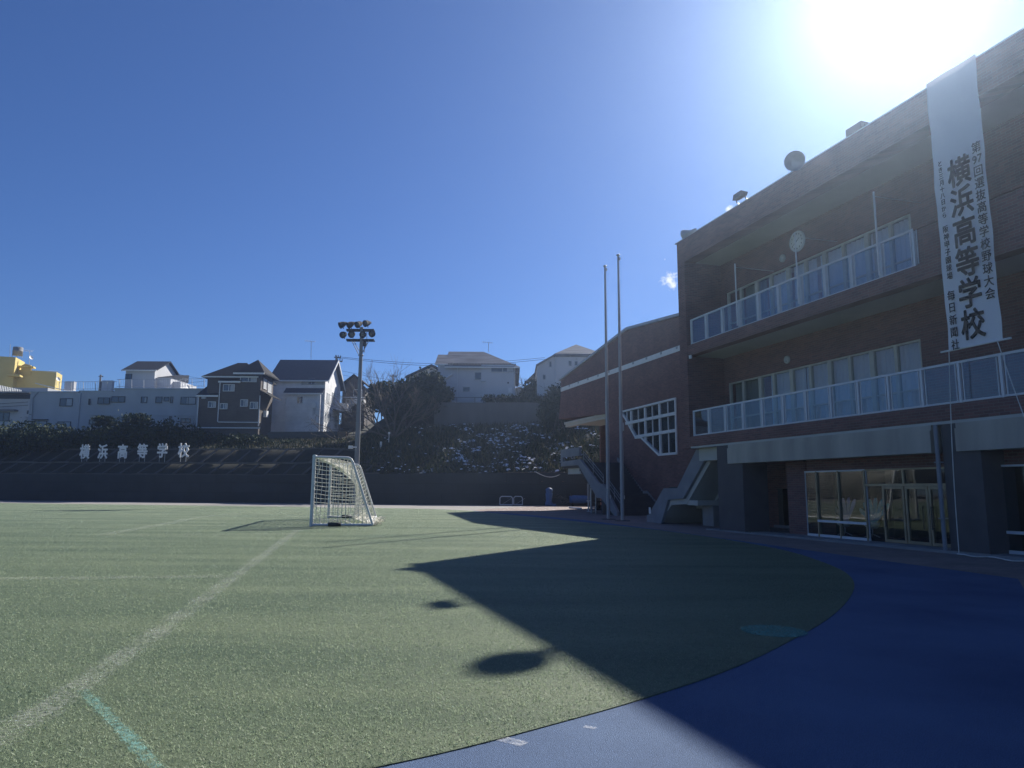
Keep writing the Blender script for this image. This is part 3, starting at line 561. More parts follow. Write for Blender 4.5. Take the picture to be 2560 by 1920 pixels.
# ------------------------------------------------------------------ vegetation
def leaf_quads(centres, n, size, rnd, squash=1.0, hang=0.0):
    """n small leaf faces spread through the given (centre, radii) lumps, denser towards the outside"""
    k = len(centres); c = np.array([q[0] for q in centres]); rr = np.array([q[1] for q in centres]); vol = rr.prod(1)**.8; idx = rnd.choice(k, n, p=vol/vol.sum())
    d = rnd.normal(size=(n, 3)); d /= np.linalg.norm(d, axis=1)[:, None]; rad = rnd.uniform(0, 1, n)**.4*(1+.22*rnd.normal(size=n)*rnd.uniform(0, 1, n))
    p = c[idx]+d*rr[idx]*rad[:, None]
    a = rnd.normal(size=(n, 3)); a /= np.linalg.norm(a, axis=1)[:, None]; e = np.cross(a, rnd.normal(size=(n, 3))); e /= np.linalg.norm(e, axis=1)[:, None]
    s = size*rnd.uniform(.5, 1.4, n)[:, None]; a = a*s; e = e*s*.55
    return np.stack([p-a, p+e, p+a, p-e], 1).reshape(-1, 3)
def shrub(name, label, cat, lumps, n, size, group=None, m=('leaf', 'leafm'), mixp=.25, seed=1, stems=None):
    r = np.random.default_rng(seed); base = np.array(lumps[0][0]); base = (base[0], base[1], hz(base[0], base[1]))
    t = thing(name, label, cat, base, False, group)
    v = leaf_quads(lumps, n, size, r)-np.array(base); o = soup('foliage', v, 4, m, (r.uniform(0, 1, n) < mixp).astype(int)); o.parent = t
    b = MB()
    for (c, rr) in (stems or lumps):
        for k in range(3): b.tube((c[0]+r.uniform(-.2, .2)*rr[0], c[1]+r.uniform(-.2, .2), hz(c[0], c[1])-.1), (c[0]+r.uniform(-.6, .6)*rr[0], c[1], c[2]+rr[2]*r.uniform(-.2, .1)), .05, .015, 5, False)
    b.build('stem', 'bark', t)
    return t
def lump(px, py, Y, rx, rz, ry=None): p = at(px, py, Y); return ((p.x, p.y, p.z), (rx, ry or rx*.8, rz))
ordn = ['first', 'second', 'third', 'fourth', 'fifth', 'sixth', 'seventh', 'eighth', 'ninth', 'tenth', 'eleventh', 'twelfth', 'thirteenth']
bank = [(-60, 1095, 4.2, 1.9), (60, 1092, 3.9, 1.9), (150, 1098, 3.0, 1.4), (215, 1096, 2.4, 1.3), (262, 1088, 1.9, 1.7), (318, 1080, 2.0, 2.0), (372, 1084, 1.9, 1.7), (425, 1086, 1.9, 1.6), (480, 1090, 1.8, 1.5), (545, 1100, 1.9, .95), (600, 1102, 1.7, .9), (655, 1106, 1.6, .8), (725, 1112, 1.9, .55)]
for i, (px, py, rx, rz) in enumerate(bank):
    Y = 71.8; L = [lump(px+random.uniform(-8, 8)+dx, py+random.uniform(-4, 6)+dy, Y+random.uniform(-1, 1.5), rx*k, rz*k2) for (dx, dy, k, k2) in ((0, 0, .8, .95), (-rx*12, 8, .6, .7), (rx*12, 8, .6, .7), (0, 14, .9, .55))]
    shrub('bank_shrub', 'dark dense shrub on the bank below the houses, '+ordn[i]+' from the left', 'shrub', L, int(2100*rx*rz/3), .17, 'dark shrubs along the top of the left bank', seed=20+i, mixp=.12)
# low weeds and dead grass on the slope (uncountable)
r = np.random.default_rng(3); n = 16000; x = r.uniform(-70, -11, n); d = r.uniform(4.6, 13, n); keep = rng.uniform(0, 1, n) < .75; x, d = x[keep], d[keep]
def tuft(x, d, h, wd, lean=.5):
    n = len(x); z = np.array([hill_z(a, b_) for a, b_ in zip(x, d)]); y = np.array([wy(a) for a in x])+d; hh = h*r.uniform(.4, 1.3, n); a = r.uniform(0, 6.28, n); v = np.zeros((n, 3, 3))
    v[:, 0] = np.stack([x-np.cos(a)*wd, y-np.sin(a)*wd, z-.03], 1); v[:, 1] = np.stack([x+np.cos(a)*wd, y+np.sin(a)*wd, z-.03], 1); v[:, 2] = np.stack([x+r.normal(0, lean, n)*hh, y+r.normal(0, lean, n)*hh, z+hh], 1); return v.reshape(-1, 3)
k = len(x); tag(soup('bank_weeds', tuft(x, d, .3, .07), 3, ['leaf', 'dry'], (r.uniform(0, 1, k) < .35).astype(int)), 'weeds and dead grass on the upper bank', kind='stuff')
n = 9000; x = r.uniform(-14, 12, n); d = r.uniform(.6, 13, n)
tag(soup('slope_undergrowth', tuft(x, d, .5, .09), 3, ['leaf', 'dry', 'leafm'], r.choice(3, n, p=[.55, .2, .25])), 'tangled low undergrowth on the snowy right bank', kind='stuff')
# snow caught on the undergrowth: ragged little pads resting on the bank
n = 2300; x = r.uniform(-13, 12, n); d = r.uniform(.5, 12.8, n)
clump = np.sin(x*.9+1.3*np.sin(d*.8))*np.sin(d*.75+x*.35)+.5*np.sin(x*2.3+d*1.9)
wgt = (clump > .25)*np.clip((x+11)/9, .06, 1)*np.where(d > 10, 1.3, 1)+(d < 1.3)*.25+.015
keep = r.uniform(0, 1, n) < wgt*.9; x, d = x[keep], d[keep]; n = len(x)
z = np.array([hill_z(a, c_) for a, c_ in zip(x, d)])+r.uniform(.10, .42, n); y = np.array([wy(a) for a in x])+d; s = r.uniform(.04, .17, n)
v = np.zeros((n, 5, 3)); an = r.uniform(0, 6.28, n)
for i in range(5):
    q = an+i*2*np.pi/5; rr = s*r.uniform(.35, 1.3, n); v[:, i] = np.stack([x+np.cos(q)*rr*1.3, y+np.sin(q)*rr*.7, z+np.sin(q)*rr*.45+r.uniform(-.03, .03, n)], 1)
tag(soup('snow_patches', v.reshape(-1, 3), 5, ['snow']), 'ragged patches of old snow on the right bank', kind='stuff')
def branch(b, p, d, L, r0, depth, rnd, spread=.55, upk=.15, kids=3):
    q = p+d*L; b.tube(p, q, r0, r0*.62, 5 if depth > 1 else 3, False)
    if depth == 0: return
    for i in range(kids):
        e = Vector(rnd.normal(size=3)); nd = (d+e*spread+Vector((0, 0, upk))).normalized()
        branch(b, p+(q-p)*(.45+.55*(i+1)/kids), nd, L*rnd.uniform(.6, .85), r0*.6, depth-1, rnd, spread, upk, kids)
def bare_tree(name, label, base, dirs, L, r0, depth, seed, kids=3, spread=.5, upk=.12):
    rnd = np.random.default_rng(seed); t = thing(name, label, 'tree', base); b = MB()
    for d in dirs: branch(b, Vector(base), Vector(d).normalized(), L, r0, depth, rnd, spread, upk, kids)
    b.build('branches', 'bark', t); k = MB(); k.tube((base[0], base[1], base[2]-.5), (base[0], base[1], base[2]+.35), r0*1.5, r0, 8); k.build('trunk', 'bark', t); return t
# evergreen clump and the bare cherry in front of it (left of the house with snow on its roof)
def tree(name, label, base, lumps, n, size, tr=.2, seed=1, m=('leaf', 'leafm'), mixp=.3, group=None):
    rnd = np.random.default_rng(seed); t = thing(name, label, 'tree', base, False, group)
    v = leaf_quads(lumps, n, size, rnd)-np.array(base); o = soup('crown', v, 4, m, (rnd.uniform(0, 1, n) < mixp).astype(int)); o.parent = t
    b = MB(); top = max(l[0][2] for l in lumps); c = Vector(base)
    mid = Vector((base[0]+.2, base[1], base[2]+(top-base[2])*.5)); b.tube(Vector(base)-Vector((0, 0, .4)), mid, tr, tr*.7, 8, False)
    for (q, rr) in lumps: b.tube(mid, Vector(q), tr*.5, tr*.12, 5, False)
    b.build('trunk', 'bark', t); return t
bs = at(1010, 1035, 72); base = (bs.x, bs.y, hz(bs.x, bs.y))
tree('evergreen_tree', 'broad dark evergreen tree behind the bare cherry, left of the snowy roofed house', base,
     [lump(1068, 968, 73, 1.9, 1.7), lump(1020, 985, 73, 1.7, 1.6), lump(975, 985, 73, 1.6, 1.3), lump(945, 1002, 73, 1.3, 1.2), lump(1100, 1000, 73, 1.3, 1.3), lump(1060, 1010, 72, 1.9, 1.4), lump(1000, 1022, 72, 2.0, 1.3), lump(1085, 948, 73, 1.0, .8), lump(945, 970, 73.5, 1.0, .7), lump(1115, 985, 73, .9, .8)], 13000, .19, .28, 41)
bs = at(985, 1085, 68.5); base = (bs.x, bs.y, hz(bs.x, bs.y))
bare_tree('bare_cherry_tree', 'bare winter cherry tree with fine upswept twigs on the bank beside the light mast', base, [(-.9, .1, .75), (-.5, -.2, 1.1), (0, .2, 1.2), (.45, -.2, 1.0), (.85, .1, .75), (-1.1, -.2, .35)], 2.3, .11, 4, 5, 3, .42, .16)
bs = at(960, 990, 86); base = (bs.x, bs.y, hz(bs.x, bs.y))
bare_tree('bare_tree', 'tall thin bare tree against the sky behind the evergreen, right of the light mast', base, [(-.7, 0, 1.2), (-.2, .2, 1.4), (.35, 0, 1.3), (.8, .1, 1.0), (-1.0, 0, .8)], 3.2, .10, 4, 9, 3, .45, .1)
bs = at(845, 1060, 73); base = (bs.x, bs.y, hz(bs.x, bs.y))
bare_tree('bare_shrub', 'drooping bare shrub just left of the light mast beside the white house', base, [(-.9, -.2, .5), (-.5, -.3, .9), (.2, -.2, .9), (.8, 0, .6)], 1.5, .05, 4, 12, 3, .55, -.05)
bs = at(485, 1045, 78); base = (bs.x, bs.y, hz(bs.x, bs.y))
bare_tree('bare_shrub', 'small bare shrub between the long white building and the dark brown house', base, [(-.6, 0, 1), (0, 0, 1.2), (.5, 0, 1)], 1.0, .04, 4, 14, 3, .5, .1)
for (px, py, lab, sd, L) in ((262, 1075, 'small clipped pine with cloud shaped pads before the long white building', 3, ((255, 1048, 1.0, .35), (268, 1058, .8, .3), (245, 1060, .5, .22), (274, 1046, .55, .25))), (352, 1070, 'round topped pine standing taller than the shrubs before the long white building', 4, ((348, 1048, 1.3, .7), (335, 1056, .8, .5), (362, 1054, .9, .5), (348, 1042, .8, .4)))):
    bs = at(px, py, 73); tree('garden_pine', lab, (bs.x, bs.y, hz(bs.x, bs.y)), [lump(a, c_, 73, e_, f_) for a, c_, e_, f_ in L], 900, .13, .1, sd, mixp=.15)
bs = at(1335, 1010, 78); base = (bs.x, bs.y, hz(bs.x, bs.y))
bare_tree('bare_tree', 'leafless spreading tree between the snowy roofed house and the white hip roofed house', base, [(-.6, 0, 1.1), (0, .1, 1.3), (.5, 0, 1.1), (.9, 0, .7), (-.9, 0, .7)], 1.7, .09, 4, 22, 3, .5, .08)
tree('evergreen_bush', 'dark evergreen bush under the leafless tree right of the snowy roofed house', base, [lump(1335, 975, 78, 1.4, 1.2), lump(1355, 985, 78, 1.3, 1.1), lump(1320, 988, 78, 1.1, .9)], 2600, .16, .15, 23)
bs = at(1415, 1060, 70); base = (bs.x, bs.y, hz(bs.x, bs.y))
tree('evergreen_tree', 'dark evergreen trees rising against the corner of the gymnasium', base, [lump(1395, 1000, 71, 1.3, 1.6), lump(1425, 1040, 70, 1.7, 1.5), lump(1375, 1030, 71, 1.3, 1.5), lump(1460, 1060, 70, 1.8, 1.5), lump(1390, 1070, 70, 1.4, 1.4), lump(1500, 1090, 70, 1.8, 1.3)], 11000, .17, .2, 31)
# retaining walls under the right-hand houses
b = MB()
def wall_px(b, pts, Y, th=.3):
    P = [at(px, py, Y) for px, py in pts]; b.prism([(p.x, p.z) for p in P], 'y', Y, Y+th)
wall_px(b, [(1085, 1006), (1320, 1006), (1480, 1010), (1480, 1072), (1085, 1072)], 71.9); tag(b.build('retaining_wall', 'slab', None, (0, 71.9, 8)), 'plain grey retaining wall below the snowy roofed house', 'wall')
b = MB(); wall_px(b, [(670, 1080), (870, 1078), (870, 1105), (670, 1105)], 76.0); tag(b.build('board_fence', 'darkmetal', None, (-22, 76, 6.5)), 'dark low fence at the foot of the white gabled house', 'fence')
b = MB(); wall_px(b, [(844, 1079), (866, 1079), (866, 1100), (844, 1100)], 75.7, .1); tag(b.build('wooden_gate', 'wood', None, (-18, 75.7, 6.5)), 'small brown wooden gate beside the dark fence', 'gate')
fn = thing('garden_railing', 'thin dark railing on the retaining wall before the snowy roofed house', 'railing', (0, 72.0, 10))
b = MB()
for py in (994, 1009): p, q = at(1135, py, 72), at(1300, py, 72); b.tube(p, q, .03, n=5)
b.build('rail', 'darkmetal', fn)
for px in (1142, 1187, 1213, 1260, 1298): b = MB(); b.tube(at(px, 993, 72), at(px, 1012, 72), .03, n=5); b.build('post', 'darkmetal', fn)
# clipped hedge beside the railing
shrub('clipped_hedge', 'low clipped hedge on the retaining wall under the house with snow on its roof', 'hedge', [lump(px, 999, 73.5, .9, .55) for px in (1225, 1255, 1285, 1315, 1345, 1375)], 2600, .13, seed=77, mixp=.5)
# ------------------------------------------------------------------ houses on the hill
class House:
    """a house whose front stands at distance D; front features are placed from their outline"""
    def __init__(s, name, label, D, px, py, group=None, cat='house'):
        s.D = D; p = at(px, py, D); s.t = thing(name, label, cat, (p.x, D, p.z), False, group)
    def P(s, px, py, D=None): p = at(px, py, D or s.D); return p.x, p.z
    def rect(s, x0, y0, x1, y1, D=None):
        ym = (y0+y1)/2; return s.P(x0, ym, D)[0], s.P(x1, ym, D)[0], s.P((x0+x1)/2, y1, D)[1], s.P((x0+x1)/2, y0, D)[1]
    def body(s, x0, y0, x1, y1, depth, m, off=0.0, name='wall'):
        X0, X1, Z0, Z1 = s.rect(x0, y0, x1, y1); b = MB(); b.box(X0, X1, s.D+off, s.D+depth, Z0-1.3, Z1); b.build(name, m, s.t); return X0, X1, Z0, Z1
    def win(s, x0, y0, x1, y1, fm='alu', kind='slide', off=0.0, curtain=0.0, D=None):
        X0, X1, Z0, Z1 = s.rect(x0, y0, x1, y1); y = s.D+off; f = MB(); w_ = .055
        f.box(X0-w_, X1+w_, y-.07, y+.02, Z1, Z1+w_); f.box(X0-w_, X1+w_, y-.10, y+.02, Z0-w_, Z0); f.box(X0-w_, X0, y-.07, y+.02, Z0, Z1); f.box(X1, X1+w_, y-.07, y+.02, Z0, Z1)
        if kind == 'slide': c = (X0+X1)/2; f.box(c-.03, c+.03, y-.06, y+.02, Z0, Z1)
        if kind == 'hood': f.box(X0-.2, X1+.2, y-.35, y+.01, Z1+.12, Z1+.20)
        o = f.build('window', fm, s.t); p = MB(); p.box(X0, X1, y-.03, y+.01, Z0, Z1); p.build('pane', 'housewin', o)
        if curtain: p = MB(); c = X0+(X1-X0)*(1-curtain); p.box(c, X1-.03, y-.036, y-.031, Z0+.03, Z1-.03); p.build('curtain', 'blind', o)
    def part(s, b, name, m): return b.build(name, m, s.t)
    def gable(s, X0, X1, Y0, Y1, ze, zr, m, ov=.35, th=.14, name='roof', fascia='white', hip0=0, hip1=0):
        """ridge along x; hip0/hip1 shorten the ridge at either end"""
        ym = (Y0+Y1)/2; k = (zr-ze)/(ym-Y0); e = ze-k*ov; b = MB()
        A = [(X0-ov, Y0-ov, e), (X1+ov, Y0-ov, e), (X1+ov, Y1+ov, e), (X0-ov, Y1+ov, e), (X0-ov+(hip0+ov if hip0 else 0), ym, zr), (X1+ov-(hip1+ov if hip1 else 0), ym, zr)]
        F = [(0, 1, 5, 4), (2, 3, 4, 5), (0, 4, 3), (1, 2, 5)]
        if hip0 == 0 or hip1 == 0 or True:
            B = [(x, y, z-th) for x, y, z in A]; n = 6
            b.add(A+B, [F[0], F[1]]+([F[2]] if hip0 else [])+([F[3]] if hip1 else [])+[(7+0, 6, 10, 11), (9, 8, 11, 10)]+[(0, 6, 7, 1), (2, 8, 9, 3)]+([(3, 9, 6, 0)] if hip0 else [(0, 4, 10, 6), (4, 3, 9, 10)])+([(1, 7, 8, 2)] if hip1 else [(1, 7, 11, 5), (5, 11, 8, 2)])+([(6, 10, 9)] if hip0 else [])+([(7, 8, 11)] if hip1 else []))
        o = b.build(name, m, s.t)
        g = MB(); g.box(X0-ov, X1+ov, Y0-ov-.09, Y0-ov, e-.16, e-.02); g.build('gutter', fascia, o); return o
    def gable_wall(s, X, Y0, Y1, ze, zr, m, th=.2):
        b = MB(); b.prism([(Y0, ze), (Y1, ze), ((Y0+Y1)/2, zr)], 'x', X, X+th); b.build('gable_wall', m, s.t)
    def pipe(s, px, y0, y1, m='alu'):
        X, Z1 = s.P(px, y0); Z0 = s.P(px, y1)[1]; b = MB(); b.tube((X, s.D-.07, Z0), (X, s.D-.07, Z1), .045, n=6); b.build('drainpipe', m, s.t)
    def box_px(s, name, x0, y0, x1, y1, d0, d1, m):
        X0, X1, Z0, Z1 = s.rect(x0, y0, x1, y1); b = MB(); b.box(X0, X1, s.D+d0, s.D+d1, Z0, Z1); return b.build(name, m, s.t)
# long white building at the left
h = House('apartment_block', 'long low white flat roofed building with a roof terrace above the bank', 80, 280, 1085, cat='building')
h.body(70, 981, 196, 1110, 9, 'stucco'); h.body(196, 978.5, 280, 1110, 9, 'stucco', .12); h.body(280, 973, 512, 1110, 9, 'stucco')
h.box_px('parapet_cap', 69, 978, 197, 981.5, -.08, .4, 'metal'); h.box_px('parapet_cap', 196.5, 976, 280, 979, .06, .5, 'metal'); h.box_px('parapet_cap', 280, 970.5, 514, 973.5, -.08, .4, 'metal')
for (a, c, d, e, cu) in ((151, 997, 181, 1014.5, .48), (246, 995, 273, 1009, 0), (280.5, 992, 312, 1005, 0), (354, 993, 367, 1006.5, .4), (390.5, 993, 404.5, 1006.5, 0), (411, 993.5, 422, 1002, 0), (427, 993, 431.5, 1006.5, 0), (453, 993.5, 489, 1010, .6), (87, 1053, 116, 1072, .55), (145, 1055, 176, 1070, .5), (224, 1050, 241, 1060, 0), (276, 1048, 307, 1056, .4), (424, 1042, 428, 1056, 0), (453, 1047, 475, 1056, 0)):
    h.win(a, c, d, e, 'darkmetal', 'hood' if (c > 1040 and a < 120) else ('slide' if d-a > 14 else 'one'), curtain=cu)
b = MB(); X, Z = h.P(222, 997); Z2 = h.P(222, 1012)[1]; b.box(X, X+.18, 79.95, 80.05, Z2, Z); h.part(b, 'vent_slot', 'darkmetal')
b = MB(); p = [h.P(96, 981), h.P(83, 995), h.P(79, 1075)]; b.path([(q[0], 79.9, q[1]) for q in p], .05, 6); h.part(b, 'drainpipe', 'metal')
b = MB(); x0, z0 = h.P(225, 1037); x1 = h.P(510, 1033)[0]; b.box(x0, x1, 79.93, 80, z0-.06, z0+.04); h.part(b, 'string_course', 'stucco')
# rooftop terrace railing
rl = thing('terrace_railing', 'thin steel railing round the roof terrace of the long white building', 'railing', (h.P(300, 973)[0], 81, h.P(300, 973)[1]))
b = MB()
for (a, c, d, e) in ((147, 955, 512, 947),):
    for k in (0, 18): p, q = at(a, c+k, 81), at(293, 954+k, 81); b.tube(p, q, .03, n=4); p, q = at(293, 948.5+k, 81), at(512, 947+k, 81); b.tube(p, q, .03, n=4)
b.build('rail', 'metal', rl)
for i in range(13): px = 148+i*30.2; y = 955 if px < 293 else 948; b = MB(); b.tube(at(px, y, 81), at(px, y+26, 81), .03, n=4); b.build('post', 'metal', rl)
b = MB()
for i in range(62): px = 149+i*5.9; y = 955.5 if px < 293 else 948.5; b.tube(at(px, y, 81), at(px, y+18, 81), .011, n=3, cap=False)
b.build('baluster', 'metal', rl)
rl = thing('terrace_railing', 'white slatted balustrade at the left corner of the roof terrace', 'railing', tuple(at(120, 980, 80.6)))
b = MB()
for i in range(18): px = 88.5+i*4; b.box(at(px, 0, 80.6).x, at(px+2, 0, 80.6).x, 80.55, 80.65, at(px, 979, 80.6).z, at(px, 959+i*.95, 80.6).z)
b.build('baluster', 'white', rl); b = MB(); b.tube(at(88, 958, 80.6), at(162, 976, 80.6), .05, n=5); b.build('rail', 'white', rl)
# rooftop house with gable roof and lean-to
h = House('rooftop_house', 'small white gabled house standing on the roof terrace', 84, 350, 972)
X0, X1, Z0, Z1 = h.body(313, 922, 386, 976, 6, 'stuccow'); zr = h.P(350, 908, 87)[1]; h.gable(X0, X1, 84, 90, Z1, zr+.25, 'roofd'); h.gable_wall(X1-.21, 84, 90, Z1, zr+.2, 'stuccow'); h.win(315, 936, 329, 947, 'darkmetal')
X0, X1, Z0, Z1 = h.body(387, 942, 421, 976, 5, 'stuccow', .5, 'annex'); b = MB(); b.prism([(84.4, Z1), (89, Z1+1.0), (89, Z1)], 'x', X0, X1+.1); h.part(b, 'lean_to_roof', 'roofd')
h.body(421, 950, 440, 976, 5.5, 'stuccow', 1.2, 'annex')
for (px, lab, sc) in ((172, 'leftmost of the two pale outdoor units on the roof terrace', 1.0), (266, 'tall pale cabinet standing on the roof terrace beside the pole', 1.1)):
    b = MB(); p = at(px, 972, 83); b.box(p.x-.55*sc, p.x+.55*sc, 83, 83.5, p.z-.2, p.z+(.9 if px < 200 else 1.0)); b.box(p.x-.45*sc, p.x+.1, 82.98, 83, p.z, p.z+.7); tag(b.build('outdoor_unit', 'stuccow', None, tuple(p)), lab, 'cabinet')
# yellow building and the white one under it
h = House('yellow_building', 'yellow flat roofed building with a stair tower behind the terrace', 96, 60, 962, cat='building')
h.body(-120, 894, 38.5, 985, 4.2, 'yell', name='tower'); h.body(30, 921, 121, 985, 5, 'yell', 1.6); b = MB(); X0, X1, Z0, Z1 = h.rect(27, 939, 55, 943); b.box(X0, X1, 95.2, 97, Z0, Z1); h.part(b, 'canopy', 'yell')
X, Z = h.P(60, 905); b = MB(); b.prism([(X-.6, Z-1.6), (X-.6, Z-.3), (X-.2, Z), (X+.5, Z-.2), (X+.6, Z-1.6)], 'y', 97.5, 98.0); b.box(X-1, X+.9, 97.2, 98.4, Z-.55, Z-.35); h.part(b, 'roof_hood', 'yell'); h.t.rotation_euler.z = R(20)
wt = thing('water_tank', 'round grey water tank on legs on the yellow stair tower', 'tank', tuple(at(43, 893, 98)))
p = at(43, 893, 98); b = MB(); b.lathe(p, [(0, .25), (.62, .25), (.62, .8), (.65, .82), (.65, .88), (.62, .9), (.62, 1.35), (.55, 1.42), (0, 1.48)], (0, 0, 1), 18); b.build('tank_body', 'conc', wt)
for dx, dy in ((-.4, -.4), (.4, -.4), (.4, .4), (-.4, .4)): b = MB(); b.tube(p+Vector((dx, dy, 0)), p+Vector((dx, dy, .26)), .04, n=5); b.build('leg', 'metal', wt)
h = House('white_annex', 'low white building at the far left below the yellow one', 84, 30, 1060, cat='building')
h.body(-160, 980, 72, 1075, 8, 'stuccow', 1.0); h.body(-160, 963, 92, 980, 9, 'stucco', 2.0, 'upper_wall'); h.box_px('roof_slab', -160, 978, 74, 982, -.1, 2, 'conc'); h.box_px('opening', -160, 983, 71, 994, .9, 1.05, 'darkmetal'); h.win(-20, 1030, 8, 1050, 'darkmetal', off=1.0); h.win(55, 1025, 66, 1034, 'darkmetal', 'one', off=1.0); h.box_px('canopy', -30, 1022, 31, 1026, .2, 1.1, 'conc'); h.box_px('planter', 52, 1034, 70, 1041, .5, 1.1, 'stuccow')
for k in (0, 8): b = MB(); b.tube(at(-100, 1016+k, 84.7), at(70, 1005+k, 84.7), .03, n=4); h.part(b, 'cable', 'black')
# dark brown house
h = House('brown_house', 'tall dark brown tiled house with hipped roofs and white framed windows', 76, 600, 1070)
X0, X1, Z0, Z1 = h.body(515, 935, 640, 1070, 5, 'sidebrown'); Xl = h.body(498, 988, 560, 1071, 5, 'sidebrown', -.25, 'wing')
Xt = h.body(598, 934, 652, 1069, 3.7, 'sidebrown', -.3, 'tower'); Xm = h.body(553, 953, 597, 1071, 4, 'sidebrown', -.28, 'bay')
h.gable(X0, h.P(640, 935)[0], (h.D+0), (h.D+5), Z1, h.P(560, 907, (h.D+2.5))[1], 'roofbrown', .45, hip0=2.2, hip1=2.0)
# the tower's hipped roof has its ridge running back: a pyramid
def pyramid(h, X0, X1, Y0, Y1, z, zt, m, ov=.4):
    b = MB(); c = ((X0+X1)/2, (Y0+Y1)/2, zt); A = [(X0-ov, Y0-ov, z), (X1+ov, Y0-ov, z), (X1+ov, Y1+ov, z), (X0-ov, Y1+ov, z)]; B = [(x, y, q-.15) for x, y, q in A]
    b.add(A+B+[c], [(0, 1, 8), (1, 2, 8), (2, 3, 8), (3, 0, 8), (0, 4, 5, 1), (1, 5, 6, 2), (2, 6, 7, 3), (3, 7, 4, 0), (7, 6, 5, 4)]); o = b.build('roof', m, h.t)
    g = MB(); g.box(X0-ov, X1+ov, Y0-ov-.08, Y0-ov, z-.2, z-.02); g.build('gutter', 'white', o)
pyramid(h, Xt[0], Xt[1], (h.D-0.3), (h.D+3.7), Xt[3], h.P(622, 899, (h.D+1.7))[1], 'roofbrown', .5)
def leanto(h, X0, X1, Y0, Y1, z0, z1, m, ov=.25):
    b = MB(); b.prism([(Y0-ov, z0-.05), (Y1, z1), (Y1, z1-.16), (Y0-ov, z0-.2)], 'x', X0-ov, X1+ov); o = b.build('lean_to_roof', m, h.t); g = MB(); g.box(X0-ov, X1+ov, Y0-ov-.08, Y0-ov, z0-.24, z0-.06); g.build('gutter', 'white', o)
leanto(h, Xl[0], h.P(545, 988)[0], (h.D-0.25), (h.D+2), Xl[3], h.P(512, 966, (h.D+2))[1], 'roofbrown'); leanto(h, Xm[0], Xm[1], (h.D-0.28), (h.D+1.5), Xm[3], h.P(575, 930, (h.D+1.5))[1], 'roofbrown')
for (a, c, d, e, o_) in ((605, 942, 643, 955, -.3), (562, 963, 588, 978, -.28), (524, 1006, 541, 1018.5, -.25), (554, 1010.5, 570.5, 1022.5, -.28), (605, 1001, 621, 1016, -.3), (629, 1007, 646, 1022, -.3)): h.win(a, c, d, e, 'white', off=o_, curtain=.35)
h.box_px('vent_hood', 508, 990, 518, 998, -.45, -.25, 'stuccow')
for (px, a, c) in ((501, 990, 1068), (554.5, 955, 1055), (653.5, 990, 1066)): X, Z = h.P(px, a); Zb = h.P(px, c)[1]; b = MB(); b.tube((X, (h.D-0.4), Zb), (X, (h.D-0.4), Z), .06, n=6); h.part(b, 'drainpipe', 'white')
b = MB(); p, q = h.P(549, 1056), h.P(653, 1057); b.tube((p[0], (h.D-0.4), p[1]), (q[0], (h.D-0.4), q[1]), .06, n=6); h.part(b, 'drainpipe', 'white'); h.box_px('plinth_band', 498, 1069, 653, 1071.5, -.4, -.25, 'white')
# lit right-hand side: windows, awning, heater box
X = Xt[1]
def side_win(h, X, y0, y1, z0, z1, fm='white'):
    f = MB(); f.box(X, X+.06, y0-.06, y1+.06, z0-.06, z0); f.box(X, X+.06, y0-.06, y1+.06, z1, z1+.06); f.box(X, X+.06, y0-.06, y0, z0, z1); f.box(X, X+.06, y1, y1+.06, z0, z1)
    o = f.build('window', fm, h.t); p = MB(); p.box(X+.005, X+.03, y0, y1, z0, z1); p.build('pane', 'blind', o)
side_win(h, X, (h.D+.5), (h.D+1.4), Xt[3]-1.5, Xt[3]-.5); side_win(h, X, (h.D+1.9), (h.D+3.1), Xt[3]-1.7, Xt[3]-.6); b = MB(); b.prism([(X, Z0+4.1), (X+1.1, Z0+3.5), (X+1.1, Z0+3.4), (X, Z0+3.9)], 'y', (h.D-0.6), (h.D+3.4)); h.part(b, 'awning', 'roofbrown')
b = MB(); b.box(X, X+.35, (h.D+1), (h.D+1.6), Z0+1.3, Z0+2.0); h.part(b, 'water_heater', 'white')
# white gabled house
h = House('white_house', 'white gabled two storey house with blue grey roof and lit right side', 84, 740, 1078)
X0, X1, Z0, Z1 = h.body(679, 944, 811, 1076, 7.5, 'sidewhite'); zr = h.P(760, 899.5, (h.D+3.7))[1]
h.gable(X0, X1, (h.D+0), (h.D+7.5), Z1, zr, 'roofb', .5); h.gable_wall(X1-.205, (h.D+0), (h.D+7.5), Z1, zr-.12, 'sidewhite'); h.box_px('foundation', 680, 1075.8, 803, 1083, .05, 7, 'conc')
b = MB(); b.prism([((h.D-0.6), Z1-.5), ((h.D+3.75), zr+.02), ((h.D+8.1), Z1-.5), ((h.D+8.1), Z1-.75), ((h.D+3.75), zr-.28), ((h.D-0.6), Z1-.75)], 'x', X1+.5, X1+.58); h.part(b, 'bargeboard', 'white')
Xb = h.body(718, 984, 803.5, 1076.5, 3, 'sidewhite', -.7, 'bay'); leanto(h, Xb[0], Xb[1], (h.D-0.7), (h.D+0.3), Xb[3], h.P(760, 966.5, (h.D+0.3))[1], 'roofb', .28)
b = MB(); X_, X2_, Za, Zb = h.rect(755, 948, 810, 962); b.box(X_, X2_, (h.D-0.05), (h.D+0.03), Za, Zb); h.part(b, 'balcony_recess', 'stucco'); b = MB(); b.box(X_, X2_, (h.D-0.2), (h.D-0.14), (Za+Zb)/2-.05, (Za+Zb)/2+.03); b.box(X_, X_+.06, (h.D-0.2), (h.D-0.05), Za, Zb); h.part(b, 'balcony_rail', 'metal'); h.win(772, 947, 787, 960, 'metal', off=-.06)
h.win(714.5, 996, 723, 1011, 'white', 'one'); h.win(748, 993.5, 761, 1009, 'white', 'slide', off=-.7)
